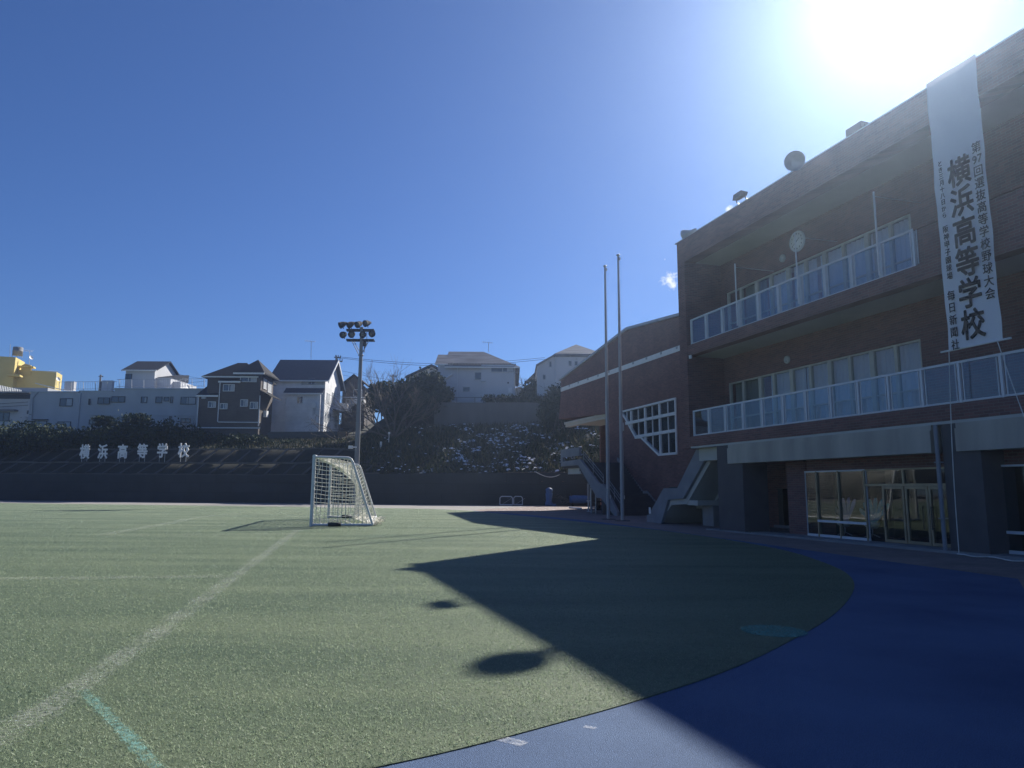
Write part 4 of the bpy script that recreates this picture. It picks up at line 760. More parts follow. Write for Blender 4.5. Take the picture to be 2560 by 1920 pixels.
h.box_px('water_heater', 785.5, 1008, 795, 1022, -.95, -.7, 'white'); b = MB(); p = h.P(788, 1022); b.tube((p[0], (h.D-0.8), p[1]-.9), (p[0], (h.D-0.8), p[1]), .04, n=5); p = h.P(792, 1022); b.tube((p[0], (h.D-0.8), p[1]-.7), (p[0], (h.D-0.8), p[1]), .04, n=5); h.part(b, 'pipes', 'metal')
h.pipe(683, 947, 1055); h.pipe(686, 947, 1058)
for (y0, y1, a, c) in (((h.D+1), (h.D+2), 3.5, 4.6), ((h.D+3.5), (h.D+4.8), 3.6, 5.0), ((h.D+0.6), (h.D+1.5), 1.2, 2.2), ((h.D+2.2), (h.D+3.2), 1.3, 2.4), ((h.D+5), (h.D+6.4), .8, 2.3)): side_win(h, X1, y0, y1, Z0+a, Z0+c)
b = MB(); b.prism([(X1, Z0+3.1), (X1+1.5, Z0+2.6), (X1+1.5, Z0+2.5), (X1, Z0+2.9)], 'y', (h.D+4), (h.D+8)); h.part(b, 'porch_roof', 'roofb'); b = MB(); b.box(X1, X1+1.6, (h.D+5), (h.D+7.5), Z0+2.9, Z0+3.9); h.part(b, 'balcony', 'sidewhite')
# brown house further back, right of it
h = House('brown_gabled_house', 'brown house with white trim behind the white gabled house, left of the light mast', 92, 880, 1040)
X0, X1, Z0, Z1 = h.body(855, 968, 912, 1045, 7, 'sidebrown'); zr = h.P(880, 948, 95)[1]; b = MB(); xm = (X0+X1)/2
b.add([(X0-.4, 91.6, Z1), (xm, 91.6, zr), (X1+.4, 91.6, Z1), (X0-.4, 99, Z1), (xm, 99, zr), (X1+.4, 99, Z1), (X0-.4, 91.6, Z1+.2), (xm, 91.6, zr+.2), (X1+.4, 91.6, Z1+.2), (X0-.4, 99, Z1+.2), (xm, 99, zr+.2), (X1+.4, 99, Z1+.2)], [(6, 9, 10, 7), (7, 10, 11, 8), (0, 1, 4, 3), (1, 2, 5, 4), (0, 6, 7, 1), (1, 7, 8, 2), (3, 9, 6, 0), (2, 8, 11, 5)]); h.part(b, 'roof', 'roofbrown')
b = MB(); b.prism([(X0, Z1), (X1, Z1), (xm, zr)], 'y', 92, 92.2); h.part(b, 'gable_wall', 'sidebrown'); h.win(885, 975, 905, 990, 'white', curtain=.4); h.win(866, 1000, 885, 1014, 'white', curtain=.4); h.box_px('balcony', 886, 1000, 914, 1012, -1.2, 0, 'sidewhite'); h.box_px('band', 855, 992, 912, 995, -.06, .01, 'white')
# house with snow on its roof
h = House('snowy_roof_house', 'pale grey house with a thin dusting of snow on its slate roof', 76, 1200, 1006)
X0, X1, Z0, Z1 = h.body(1094, 912, 1288, 1012, 8, 'stuccow'); zr = h.P(1190, 879.3, 80)[1]
h.gable(h.P(1124, 912)[0], X1, 76, 84, Z1, zr, 'roofs', .5, hip1=3.6); h.win(1188, 932, 1203, 948, 'metal', 'one'); h.win(1158, 968, 1174, 978, 'metal', 'one'); h.win(1227.5, 962.5, 1243, 979, 'metal', 'one')
X_ = h.body(1094, 906, 1123, 1012, 6, 'stuccow', .3, 'wing'); h.gable(X_[0], X_[1], 76.3, 82, X_[3], h.P(1110, 886, 79)[1], 'roofs', .35)
h.body(1203, 913, 1285, 1012.3, 3, 'stuccow', -.35, 'bay'); h.win(1229, 919, 1284, 930.5, 'metal', 'slide', off=-.35, curtain=.3); h.box_px('bay_trim', 1203, 954, 1214, 956.5, -.5, -.35, 'metal'); h.box_px('water_heater', 1271, 971, 1280, 985, -.6, -.35, 'white'); h.box_px('vent_cap', 1268.5, 956.5, 1272, 960, -.45, -.35, 'darkmetal')
for px in (1099, 1144, 1287): h.pipe(px, 915, 1004)
b = MB(); p, q = h.P(1103, 953), h.P(1131, 936); b.tube((p[0], 75.85, p[1]), (q[0], 75.85, q[1]), .10, n=6); h.part(b, 'stair_rail', 'white')
h.box_px('meter_box', 1190, 988, 1211, 1009, -.7, -.5, 'stuccow'); b = MB(); b.box(X1, X1+.4, 77, 77.8, Z0+2.3, Z0+3.6); h.part(b, 'shutter', 'sidebrown'); b = MB(); b.box(X1, X1+1.2, 78, 80, Z0+.3, Z0+2.2); h.part(b, 'porch', 'sidewhite')
b = MB()
for i in range(46): x = h.P(1122, 912)[0]+i*(X1-h.P(1122, 912)[0])/45.0; b.box(x-.06, x+.06, 75.75, 75.95, Z1-.02, Z1+.12)
h.part(b, 'snow_guard', 'darkmetal')
# small dark gabled house behind
h = House('small_gabled_house', 'small grey gabled house half hidden behind the evergreen, left of the snowy roof', 90, 1060, 960)
X0, X1, Z0, Z1 = h.body(1022, 938, 1098, 1000, 6, 'stucco'); xm, zr = h.P(1080, 912); b = MB(); b.prism([(X0-.4, Z1-.2), (xm, zr), (X1+.6, Z1+.6), (X1+.6, Z1+.4), (xm, zr-.25), (X0-.4, Z1-.45)], 'y', 89.4, 97); h.part(b, 'roof', 'roofd'); b = MB(); b.prism([(X0, Z1), (X1, Z1), (X1, Z1+.45), (xm, zr-.2)], 'y', 90, 90.2); h.part(b, 'gable_wall', 'stucco')
# white hip roofed house by the gymnasium
h = House('hip_roof_house', 'tall white house with a pale hipped roof rising behind the gymnasium', 76, 1400, 1000)
X0, X1, Z0, Z1 = h.body(1388, 886, 1500, 1005, 7, 'stuccow'); b = MB(); xm, zt = h.P(1440, 861, 79)
A = [(X0-.1, 75.6, Z1), (X1+.4, 75.6, Z1), (X1+.4, 83.4, Z1-.2), (X0-3.2, 83.4, Z1-2.0)]
b.add(A+[(x, y, z-.18) for x, y, z in A]+[(xm, 79, zt)], [(0, 1, 8), (1, 2, 8), (2, 3, 8), (3, 0, 8), (0, 4, 5, 1), (1, 5, 6, 2), (2, 6, 7, 3), (3, 7, 4, 0), (7, 6, 5, 4)]); h.part(b, 'roof', 'roofs')
b = MB(); x2, z2 = h.P(1343, 913); z3 = h.P(1343, 1000)[1]; b.prism([(x2, z3), (X0, z3), (X0, Z1-.05), (x2, z2)], 'y', 76.06, 82); h.part(b, 'wing', 'stuccow')
b = MB(); x3, z3 = h.P(1340, 912); b.prism([(x3, z3), (X0, Z1+.02), (X0, Z1-.16), (x3, z3-.2)], 'y', 75.7, 82.5); h.part(b, 'eave', 'conc')
h.win(1422, 903, 1428, 914, 'metal', 'one'); h.win(1437, 904, 1443, 913, 'metal', 'one'); h.win(1374, 904, 1378, 917, 'metal', 'one', off=.06); h.win(1358, 938, 1363.5, 948, 'metal', 'one', off=.06); h.box_px('vent_cap', 1439, 896, 1443, 899, -.1, 0, 'metal'); h.box_px('vent_cap', 1424, 890, 1428, 893, -.1, 0, 'metal'); h.pipe(1389, 892, 975)
# ------------------------------------------------------------------ football goal
A = Vector((-6.76, 24.46, 0)); e1 = Vector((-.169, .986, 0)); e2 = Vector((.986, .169, 0)); GW, GH, GD, GT = 7.1, 2.36, 2.03, 1.28
def gpt(u, d, z): return A+e1*u+e2*d+Vector((0, 0, z))
gl = thing('football_goal', 'white full size football goal with sagging net on the turf', 'goal', A)
b = MB(); b.tube(gpt(0, 0, 0), gpt(0, 0, GH), .062, n=12); b.build('post', 'alu', gl); b = MB(); b.tube(gpt(GW, 0, 0), gpt(GW, 0, GH), .062, n=12); b.build('post', 'alu', gl)
b = MB(); b.tube(gpt(-.06, 0, GH), gpt(GW+.06, 0, GH), .062, n=12); b.build('crossbar', 'alu', gl)
for u in (0, GW):
    b = MB(); P = [gpt(u, .05, GH-.02), gpt(u, GT-.18, GH-.03), gpt(u, GT-.06, GH-.07), gpt(u, GT+.02, GH-.2), gpt(u, GD, .06)]; b.path(P, .042, 8); b.tube(gpt(u, 0, .05), gpt(u, GD, .05), .042, n=8); b.build('side_frame', 'alu', gl)
    b = MB(); b.lathe(gpt(u, .55, .06), [(0, 0), (.075, 0), (.075, .42), (0, .42)], e2, 8); b.build('ground_weight', 'darkmetal', gl)
b = MB(); b.tube(gpt(0, GD, .05), gpt(GW, GD, .05), .04, n=8); b.build('ground_bar', 'alu', gl)
rn = np.random.default_rng(8)
def strand(b, P, r): 
    for p, q in zip(P, P[1:]): b.tube(p, q, r, n=3, cap=False)
b = MB()
def side_depth(z): return GT+(GD-GT)*(1-z/GH)
for u in (0.0, GW):
    rr = .0105; b = MB()
    for i in range(1, 17):
        z = GH*i/17-.02; n = 8; D_ = side_depth(z); strand(b, [gpt(u+.03*math.sin(3*k), D_*k/n, z-.06*math.sin(math.pi*k/n)+rn.normal(0, .008)) for k in range(n+1)], rr)
    for j in range(1, 14):
        d = GD*j/14; zt = GH-.03 if d < GT else GH*(GD-d)/(GD-GT); n = 7; strand(b, [gpt(u+.02*math.sin(2*k+j), d*.97+rn.normal(0, .008), zt*(1-k/n)+.02) for k in range(n+1)], rr)
    b.build('side_net', 'net', gl)
# roof and back net: hangs slack from the crossbar, bellied down, gathered on the ground behind
def netp(u, v):
    s = math.sin(math.pi*min(1, max(0, u)))**.6; prof_d = [0.03, .35, .75, 1.10, 1.32, 1.36, 1.33, 1.22, 1.65, 2.05]; prof_z = [2.33, 2.16, 1.92, 1.66, 1.40, 1.05, .6, .14, .06, .05]
    tight_d = [0.03, .4, .85, 1.22, 1.36, 1.5, 1.66, 1.82, 1.95, 2.06]; tight_z = [2.34, 2.32, 2.30, 2.24, 1.95, 1.5, 1.0, .5, .1, .05]
    f = v*9; i = min(8, int(f)); k = f-i; L = lambda a: a[i]+(a[i+1]-a[i])*k
    return gpt(u*GW+.04*math.sin(v*21+u*9), L(tight_d)*(1-s)+L(prof_d)*s+.03*math.sin(u*31+v*5), max(.03, L(tight_z)*(1-s)+L(prof_z)*s+.03*math.sin(u*23)*v*(1-v)*4))
b = MB(); NU, NV = 52, 27
for i in range(NU+1): strand(b, [netp(i/NU, j/NV) for j in range(NV+1)], .0105)
for j in range(NV+1): strand(b, [netp(i/NU, j/NV) for i in range(NU+1)], .0105)
b.build('back_net', 'net', gl)
b = MB()
for k in range(14):
    c = gpt(.6+rn.uniform(-.3, .5), GD+.12+rn.uniform(-.1, .3), .05+rn.uniform(0, .22)); P = [c+Vector((.13*math.cos(t*.7+k), .13*math.sin(t*.7+k), .04*math.sin(t*1.3+k))) for t in range(10)]; strand(b, P, .012)
b.build('gathered_net', 'net', gl)
b = MB(); strand(b, [gpt(0.02, .08, .75), gpt(.05, .2, .4), gpt(.1, .33, .06)], .014); strand(b, [gpt(.1, .45, .08)]+[gpt(.05, .45+.1*k, .08+.13*math.sin(math.pi*k/9)) for k in range(10)]+[gpt(.05, 1.6, .03)], .013); strand(b, [gpt(.03, .14, 2.3), gpt(.05, .2, 2.0), gpt(.08, .16, 1.75)], .014); b.build('net_cord', 'net', gl)
# ------------------------------------------------------------------ floodlight mast
ms = at(888, 1262, 57); MX, MY = ms.x, 57.0
mt = thing('floodlight_mast', 'tall grey floodlight mast with eight lamps behind the goal', 'light mast', (MX, MY, 0))
b = MB(); zt = at(901, 818, 57).z; b.tube((MX, MY, 0), (MX, MY, 6.5), .21, .19, 14); b.tube((MX, MY, 6.5), (MX, MY, zt), .175, .13, 14); b.lathe((MX, MY, 6.5), [(.2, -.05), (.215, 0), (.2, .05)], n=14); b.lathe((MX, MY, at(900, 888, 57).z), [(.16, -.06), (.22, -.04), (.22, .04), (.16, .06)], n=14); b.build('pole', 'mastgrey', mt)
for py in (825, 850):
    p, q = at(866, py+1, 57), at(935, py-1.5, 57); b = MB(); z = (p.z+q.z)/2; b.box(p.x, q.x, MY-.09, MY+.09, z-.07, z+.07); b.box(p.x-.05, q.x, MY+.35, MY+.47, z-.06, z+.04); b.build('cross_arm', 'black', mt)
b = MB(); b.tube(at(917, 826, 57.2), at(917, 850, 57.2), .03, n=5)
for (x0, y0, x1, y1) in ((880, 853, 896, 885), (885, 853, 897, 876), (923, 850, 904, 885)): b.tube(at(x0, y0, 57.0), at(x1, y1, 57.0), .035, n=5)
b.build('brace', 'mastgrey', mt)
b = MB(); p = at(909, 857, 57.15); b.box(p.x-.05, p.x+.22, 57.1, 57.3, p.z-.28, p.z+.1); b.box(p.x+.04, p.x+.1, 57.1, 57.2, p.z-.8, p.z-.3); b.build('ballast_box', 'darkmetal', mt)
def lamp(px, py, ax):
    c = at(px, py, 56.9); ax = Vector(ax).normalized(); b = MB()
    b.lathe(c-ax*.26, [(0, -.10), (.10, -.10), (.11, 0), (.17, .06), (.25, .30), (.27, .50), (.285, .50), (.285, .54), (.25, .54), (.22, .40), (0, .34)], ax, 16); b.tube(c-Vector((.0, 0, .1)), c+Vector((.06, .05, -.36)), .035, n=6)
    o = b.build('lamp', 'black', mt); g = MB(); g.lathe(c-ax*.26, [(0, .47), (.25, .47), (.25, .475), (0, .475)], ax, 16); g.build('lens', 'housewin', o)
for px, py, ax in ((857, 811, (-.8, -.5, -.5)), (877, 811, (-.75, -.5, -.55)), (898, 810, (-.5, -.7, -.45)), (918.5, 808, (-.55, -.7, -.3)), (860, 836, (-.2, -.9, -.4)), (881, 835, (-.15, -.9, -.4)), (907, 835, (.2, -.9, -.4)), (928, 833, (.45, -.8, -.4))): lamp(px, py, ax)
b = MB(); p = at(880, 1118, 56.8); b.box(p.x-.25, p.x+.05, 56.6, 56.9, p.z-.12, p.z+.12); b.box(MX-.35, MX, 56.7, 56.8, p.z-.05, p.z+.05); b.build('loudspeaker', 'alu', mt)
# ------------------------------------------------------------------ flagpoles
def flagpole(p, lab):
    t = thing('flagpole', lab, 'flagpole', p, False, 'pair of flagpoles before the gymnasium')
    b = MB(); x, y = p[0], p[1]; b.tube((x, y, 0), (x, y, 5.2), .078, .070, 14, False); b.tube((x, y, 5.2), (x, y, 11.55), .066, .040, 14, False); b.lathe((x, y, 5.2), [(.07, -.04), (.083, -.03), (.083, .03), (.066, .05)], n=14); b.lathe((x, y, 1.35), [(.078, -.05), (.09, -.04), (.09, .04), (.078, .05)], n=14); b.build('pole', 'polepaint', t)
    b = MB(); b.lathe((x, y, 11.55), [(.04, 0), (.075, .02), (.082, .05), (.06, .09), (0, .115)], n=14); b.build('finial', 'metal', t)
    b = MB(); b.box(x+.04, x+.10, y-.03, y+.03, 11.38, 11.5); b.tube((x+.085, y-.02, .95), (x+.065, y-.01, 11.4), .006, n=4); b.box(x+.07, x+.11, y-.02, y+.02, .9, 1.05); b.build('halyard', 'rope', t)
    b = MB(); b.box(x-.28, x+.28, y-.28, y+.28, -.02, .025); b.build('base_plate', 'darkcon', t)
flagpole((4.30, 31.94, 0), 'further flagpole, the shorter looking and left one of the pair before the gymnasium')
flagpole((4.68, 30.37, 0), 'nearer flagpole, the taller looking and right one of the pair before the gymnasium')
# ------------------------------------------------------------------ things on the school front (frame x = t, y = s)
def horn(s, t, z, ax, lab, Rr=.27, zb=None):
    th_ = thing('horn_speaker', lab, 'loudspeaker', (T0+.1, s, 10.43), True, 'horn loudspeakers on the school roof edge'); b = MB(); c = Vector((t, s, z)); ax = Vector(ax).normalized()
    b.lathe(c-ax*.42, [(0, -.12), (.07, -.12), (.085, 0), (.085, .06), (.07, .08), (.09, .14), (.14, .26), (Rr*.8, .38), (Rr, .44), (Rr*1.03, .45), (Rr, .43), (.12, .22), (0, .2)], ax, 22); b.build('horn', 'metal', th_)
    b = MB(); b.tube(c-ax*.3, (T0+.15, s+.5, 10.45), .022, n=6); b.box(T0+.05, T0+.3, s+.42, s+.58, 10.43, 10.46); b.build('bracket', 'darkmetal', th_)
horn(15.14, 12.98, 10.24, (-.75, -.62, -.15), 'round horn loudspeaker facing the viewer between the two roof floodlights', .27)
horn(22.0, 13.75, 10.62, (-.25, 1, -.03), 'horn loudspeaker at the far corner of the school roof pointing away along the field', .2)
def roof_lamp(s0, s1, z0, lab, big):
    t = thing('roof_floodlight', lab, 'floodlight', (T0, (s0+s1)/2, 10.43), True, 'boxy floodlights on the school roof edge'); b = MB(); tt = 13.38 if not big else 14.6
    b.prism([(tt-(.14 if not big else .10), z0), (tt+.12, z0+.05), (tt+.16, z0+(.18 if not big else .19)), (tt-.10, z0+(.2 if not big else .2))], 'y', s0, s1); b.build('lamp_body', 'darkmetal', t)
    b = MB()
    for s in (s0-.02, s1+.02): b.path([(tt, s, z0+.12), (tt+.05, s, z0-.06), (T0+.1, s+.2, 10.44)], .018, 5)
    b.build('yoke', 'darkmetal', t)
roof_lamp(17.96, 18.36, 10.42, 'smaller boxy floodlight on the roof edge, further from the viewer', 0)
roof_lamp(14.28, 14.84, 11.05, 'larger looking boxy floodlight on the roof edge near the sun glare', 1)
ck = thing('wall_clock', 'round white wall clock above the upper balcony windows', 'clock', (TB, 17.66, 9.05), True)
b = MB(); c = (TB-.005, 17.66, 9.05); b.lathe(c, [(0, -.05), (.29, -.05), (.32, -.07), (.335, -.04), (.335, 0)], (1, 0, 0), 28); b.build('clock_case', 'alu', ck)
b = MB(); b.lathe((TB-.06, 17.66, 9.05), [(0, 0), (.29, 0), (.29, .006)], (1, 0, 0), 28); b.build('dial', 'signwhite', ck)
b = MB()
for i in range(12): a = i*math.pi/6; b.box(TB-.064, TB-.061, 17.66+.24*math.sin(a)-.014, 17.66+.24*math.sin(a)+.014, 9.05+.24*math.cos(a)-.025, 9.05+.24*math.cos(a)+.025)
def hand(a, L, w_):
    d = Vector((0, math.sin(a), math.cos(a))); n = Vector((0, d.z, -d.y))*w_; c = Vector((TB-.067, 17.66, 9.05)); b.add([c-n-d*.04, c+n-d*.04, c+n*.5+d*L, c-n*.5+d*L], [(0, 1, 2, 3)])
hand(-1.0, .15, .016); hand(2.1, .22, .010); b.build('clock_hands', 'ink', ck)
# hanging banner
bn = thing('hanging_banner', 'tall white banner with black vertical lettering hanging down the school front', 'banner', (13.47, 10.75, 4.27), True)
b = MB(); n = 40; vs = []
for i in range(n+1):
    z = 4.27+(10.42-4.27)*i/n
    for j in range(7): s = 10.15+1.2*j/6; vs.append((13.47+.012*math.sin(z*3.1+j*.9)+.008*math.sin(z*7+j*2), s, z))
b.add(vs, [(7*i+j, 7*i+j+1, 7*i+j+8, 7*i+j+7) for i in range(n) for j in range(6)], True); b.build('cloth', 'banner', bn)
b = MB(); b.tube((13.47, 9.98, 4.27), (13.47, 11.55, 4.27), .022, n=8); b.build('batten', 'white', bn)
def column_text(chars, s, z0, dz, wdt, hgt, bold, name):
    b = MB()
    for i, ch in enumerate(chars):
        if ch == ' ': continue
        v, f = text_mesh(ch, 1.0, bold, .002)
        if not v: continue
        k = .90
        b.add([(13.442+p.z, s-p.x*wdt/k, z0-dz*i+p.y*hgt/k) for p in v], f)
    b.build(name, 'ink', bn)
column_text('横浜高等学校', 10.73, 8.06, .667, .50, .60, .022, 'large_lettering')
column_text(['第', '97', '回', '選', '抜', '高', '等', '学', '校', '野', '球', '大', '会'], 10.30, 8.40, .262, .20, .225, .006, 'tournament_lettering')
column_text('とき三月十八日から', 11.16, 8.42, .148, .105, .125, .004, 'date_lettering')
column_text('阪神甲子園球場', 11.16, 6.92, .175, .125, .15, .004, 'place_lettering')
column_text('毎日新聞社', 11.17, 5.44, .268, .17, .21, .004, 'press_lettering')
for (s, e_, lab) in ((11.33, (13.5, 11.55, .02), 'thin white rope hanging from the left end of the banner batten'), (10.24, (12.6, 8.6, .6), 'thin white rope slanting down from the right end of the banner batten')):
    b = MB(); p = Vector((13.44, s, 4.25)); q = Vector(e_); P = [p+(q-p)*(i/14)+Vector((-.05*math.sin(math.pi*i/14), 0, -.10*math.sin(math.pi*i/14))) for i in range(15)]; b.path(P, .009, 5); tag(b.build('banner_rope', 'rope', None, tuple(p), True), lab, 'rope')
b = MB(); P = [gp(2393, 1386), gp(2411, 1388)]+[gp(2411+(149)*i/10, 1388+17*i/10+2*math.sin(i)) for i in range(1, 11)]; b.path([(p.x, p.y, .012) for p in P], .012, 5); tag(b.build('ground_hose', 'rope', None, tuple(P[0])), 'thin pale cable lying on the step in front of the near column', 'cable')
# behind the glass: two chairs with fanned backs
def fan_chair(s, t, m, lab, lean):
    th_ = thing('fan_back_chair', lab, 'chair', (t, s, .05), True, 'fan backed chairs behind the glass'); b = MB(); b.lathe((t, s, .34), [(0, -.06), (.12, -.05), (.19, .02), (.21, .12), (.19, .12), (.15, .03), (0, 0)], n=16); b.build('seat', 'soffit', th_)
    b = MB(); b.tube((t, s, .12), (t, s, .3), .02, n=6)
    for k in range(5): a = k*1.257; b.tube((t, s, .14), (t+.2*math.cos(a), s+.2*math.sin(a), .06), .014, n=5)
    b.build('leg', 'metal', th_)
    for k in range(6):
        a = (k-2.5)*.33+lean; b = MB(); d = Vector((.12, math.sin(a), math.cos(a))).normalized(); n = Vector((0, d.z, -d.y)); c = Vector((t+.08, s, .40))
        pr = [(.05, .018), (.3, .04), (.5, .062), (.62, .062), (.71, .03), (.72, 0)]; P = [c+d*h_+n*w_ for h_, w_ in pr]+[c+d*h_-n*w_ for h_, w_ in pr[::-1][1:]]
        off = Vector((.02, 0, 0)); N_ = len(P); b.add(P+[p+off for p in P], [list(range(N_)), [i+N_ for i in range(N_)][::-1]]+[(i, (i+1) % N_, (i+1) % N_+N_, i+N_) for i in range(N_)]); b.build('back_slat', m, th_)
fan_chair(16.6, 15.25, 'pinkish', 'mauve chair with a fanned back of petal slats behind the left glass', .45)
fan_chair(15.66, 15.3, 'teal', 'teal chair with a fanned back of petal slats beside the glass doors', .15)
# the recess by the first column
b = MB(); b.box(15.5, 15.53, 21.09, 21.35, .78, 1.14); b.box(15.51, 15.56, 21.2, 21.24, .0, .78); tag(b.build('notice_board', 'yellow', None, (15.5, 21.2, 0), True), 'pale yellow notice board standing behind the far column', 'notice board')
b = MB(); b.box(16.5, 16.78, 20.75, 21.0, .03, 1.36); tag(b.build('locker_cabinet', 'darkmetal', None, (16.6, 20.85, 0), True), 'tall dark cabinet against the wall in the recess behind the far column', 'cabinet')
b = MB(); b.box(16.35, 16.78, 20.3, 21.1, .03, .12); tag(b.build('kerb_block', 'stairpaint', None, (16.5, 20.7, 0), True), 'low pale block on the floor below the dark cabinet', 'block')
b = MB(); b.lathe((16.7, 19.75, .88), [(0, 0), (.06, 0), (.06, .2), (.03, .24), (.03, .3), (0, .3)], n=12); tag(b.build('wall_lamp', 'alu', None, (16.7, 19.75, .9), True), 'small grey lamp on the recess wall beside the white pipe', 'lamp')
# ------------------------------------------------------------------ hillside lettering
pos = ((212, 1129, 23), (257, 1129, 23), (306.5, 1128.5, 24), (356, 1127, 24), (406, 1126, 25), (459, 1125.5, 26))
words = ('first', 'second', 'third', 'fourth', 'fifth', 'sixth')
for i, (ch, (px, py, wd)) in enumerate(zip('横浜高等学校', pos)):
    x0 = (px-1280)/1775*66; Y = wy(x0)+2.2; c = at(px, py, Y); sc = Y/1775.0
    t = thing('bank_letter', words[i]+' white character from the left of the sign standing on the bank', 'sign letter', (c.x, Y, hz(c.x, Y)), False, 'white characters of the sign on the bank')
    v, f = text_mesh(ch, 1.0, .028, .03); b = MB(); b.add([(c.x+p.x*wd*sc/.92, Y+p.z, c.z+p.y*34*sc/.92) for p in v], f); b.build('character', 'signwhite', t)
    for dx in (-.25, .25): b = MB(); b.box(c.x+dx-.02, c.x+dx+.02, Y+.03, Y+.07, hz(c.x, Y)-.2, c.z+.3); b.build('post', 'metal', t)
# ------------------------------------------------------------------ far corner by the gymnasium
def hurdle(x0, x1, Y, h_, lab, dep):
    t = thing('practice_goal', lab, 'frame', ((x0+x1)/2, Y, 0), False, 'small practice goals by the field wall'); b = MB()
    for y in (Y, Y+dep): b.path([(x0, y, .06), (x0, y, h_-.12), (x0+.12, y, h_), (x1-.12, y, h_), (x1, y, h_-.12), (x1, y, .06), (x0, y, .06)], .035, 6)
    b.build('hoop', 'alu', t); b = MB(); [b.tube((x, Y, z), (x, Y+dep, z), .025, n=5) for x in (x0, x1) for z in (.1, h_-.1)]; b.tube((x0+.2, Y+dep, .1), (x0+.9, Y, h_-.15), .02, n=5); b.build('strut', 'metal', t)
hurdle(gp(1251, 1262).x, gp(1281, 1262).x, 57.4, .72, 'small white practice goal with rounded corners at the foot of the field wall', .8)
hurdle(gp(1281, 1262).x+.1, gp(1305, 1262).x, 58.1, .72, 'second small practice goal set back to the right of the rounded one', .5)
p = Vector((at(1372, 1261, 56.5).x, 56.5, 0)); b = MB(); b.lathe(p, [(0, 0), (.30, .0), (.30, .25), (.22, .4), (.25, .7), (.28, .95), (.22, 1.1), (.26, 1.15), (.27, 1.32), (.12, 1.42), (0, 1.44)], (.02, 0, 1), 14); b.box(p.x+.1, p.x+.55, 56.3, 56.7, -.02, .18); tag(b.build('wrapped_roll', 'blue', None, tuple(p)), 'upright roll wrapped in blue tarpaulin by the field wall', 'roll')
p = Vector((at(1400, 1258, 57).x, 57, 0)); b = MB(); rr_ = np.random.default_rng(6)
for k in range(26): a = p+Vector((rr_.uniform(-.9, 1.0), rr_.uniform(-.3, .3), rr_.uniform(0, .75))); b.tube(a, a+Vector((rr_.uniform(-.5, .5), rr_.uniform(-.2, .2), rr_.uniform(-.05, .35))), .04, n=5)
tag(b.build('scrap_heap', 'darkmetal', None, tuple(p)), 'heap of dark odds and ends between the blue roll and the blue tarpaulin', 'heap')
p = Vector((at(1447, 1258, 57).x, 57, 0)); cv = thing('covered_cart', 'low cart covered with a blue tarpaulin by the wall', 'cart', tuple(p)); b = MB()
b.lathe(p+Vector((-.75, 0, .52)), [(0, 0), (.30, .02), (.34, .3), (.33, 1.2), (.30, 1.6), (0, 1.65)], (1, 0, 0), 12); b.build('tarpaulin', 'blue', cv); b = MB(); b.box(p.x-.7, p.x+.9, 56.8, 57.2, .15, .22); [b.lathe(p+Vector((x, -.25, .14)), [(0, 0), (.14, 0), (.14, .06), (0, .06)], (0, 1, 0), 12) for x in (-.5, .6)]; b.build('chassis', 'black', cv)
for i, px in enumerate((1471, 1476.5)): p = gp(px, 1273); p = Vector((p.x, 48.0, 0)); p.x = at(px, 1250, 48).x; b = MB(); b.tube(p, p+Vector((0, 0, 2.1)), .055, n=8); tag(b.build('steel_post', 'metal', None, tuple(p)), ('left' if i == 0 else 'right')+' of two thin steel posts at the foot of the gymnasium stair', 'post', 'posts at the gymnasium stair')
p = Vector((at(1471, 1278, 42.5).x, 42.5, 0)); b = MB(); b.tube(p, p+Vector((0, 0, .64)), .03, n=6); b.box(p.x-.09, p.x+.22, 42.35, 42.65, 0, .03); b.box(p.x-.1, p.x+.18, 42.48, 42.52, .62, .66); tag(b.build('rope_stand', 'white', None, tuple(p)), 'short white stand with a flat foot before the steel posts', 'stand')
p = Vector((at(1497, 1281, 41.5).x, 41.5, 0)); mw = thing('line_marker', 'dark wheeled machine with a white canister beside the flagpoles', 'machine', tuple(p)); b = MB(); b.box(p.x-.1, p.x+.7, 41.3, 41.9, .12, .42); b.box(p.x+.25, p.x+.6, 41.4, 41.8, .42, .85); b.tube((p.x+.6, 41.6, .6), (p.x+.95, 41.6, .9), .03, n=5); b.tube((p.x-.3, 41.5, .66), (p.x+.3, 41.6, .6), .05, n=6); b.build('body', 'black', mw)
for x in (-.32, .55):
    b = MB(); b.lathe(p+Vector((x, -.2, .16)), [(.09, 0), (.16, 0), (.17, .04), (.16, .09), (.09, .09), (.09, 0)], (0, 1, 0), 16); b.build('wheel', 'metal', mw)
b = MB(); b.lathe(p+Vector((.28, 0, .86)), [(0, 0), (.09, 0), (.09, .2), (.05, .24), (0, .24)], n=10); b.box(p.x+.18, p.x+.32, 41.2, 41.3, .2, .44); b.build('canister', 'white', mw)
a, c = gp(1424, 1271), gp(1453, 1273.5); b = MB(); b.tube((a.x, a.y, .06), (c.x, c.y, .06), .06, n=8); tag(b.build('long_tube', 'alu', None, tuple(a)), 'long pale tube lying on the paving before the steel posts', 'tube')
b = MB(); P = []
for i in range(15): k = i/14; px = 1340+72*k; P.append(at(px, 1180+12.5*math.sin(math.pi*k), wy(3)-.08))
b.path(P, .035, 5); tag(b.build('sagging_hose', 'rope', None, tuple(P[0])), 'pale hose sagging in a loop from the top of the field wall', 'hose')
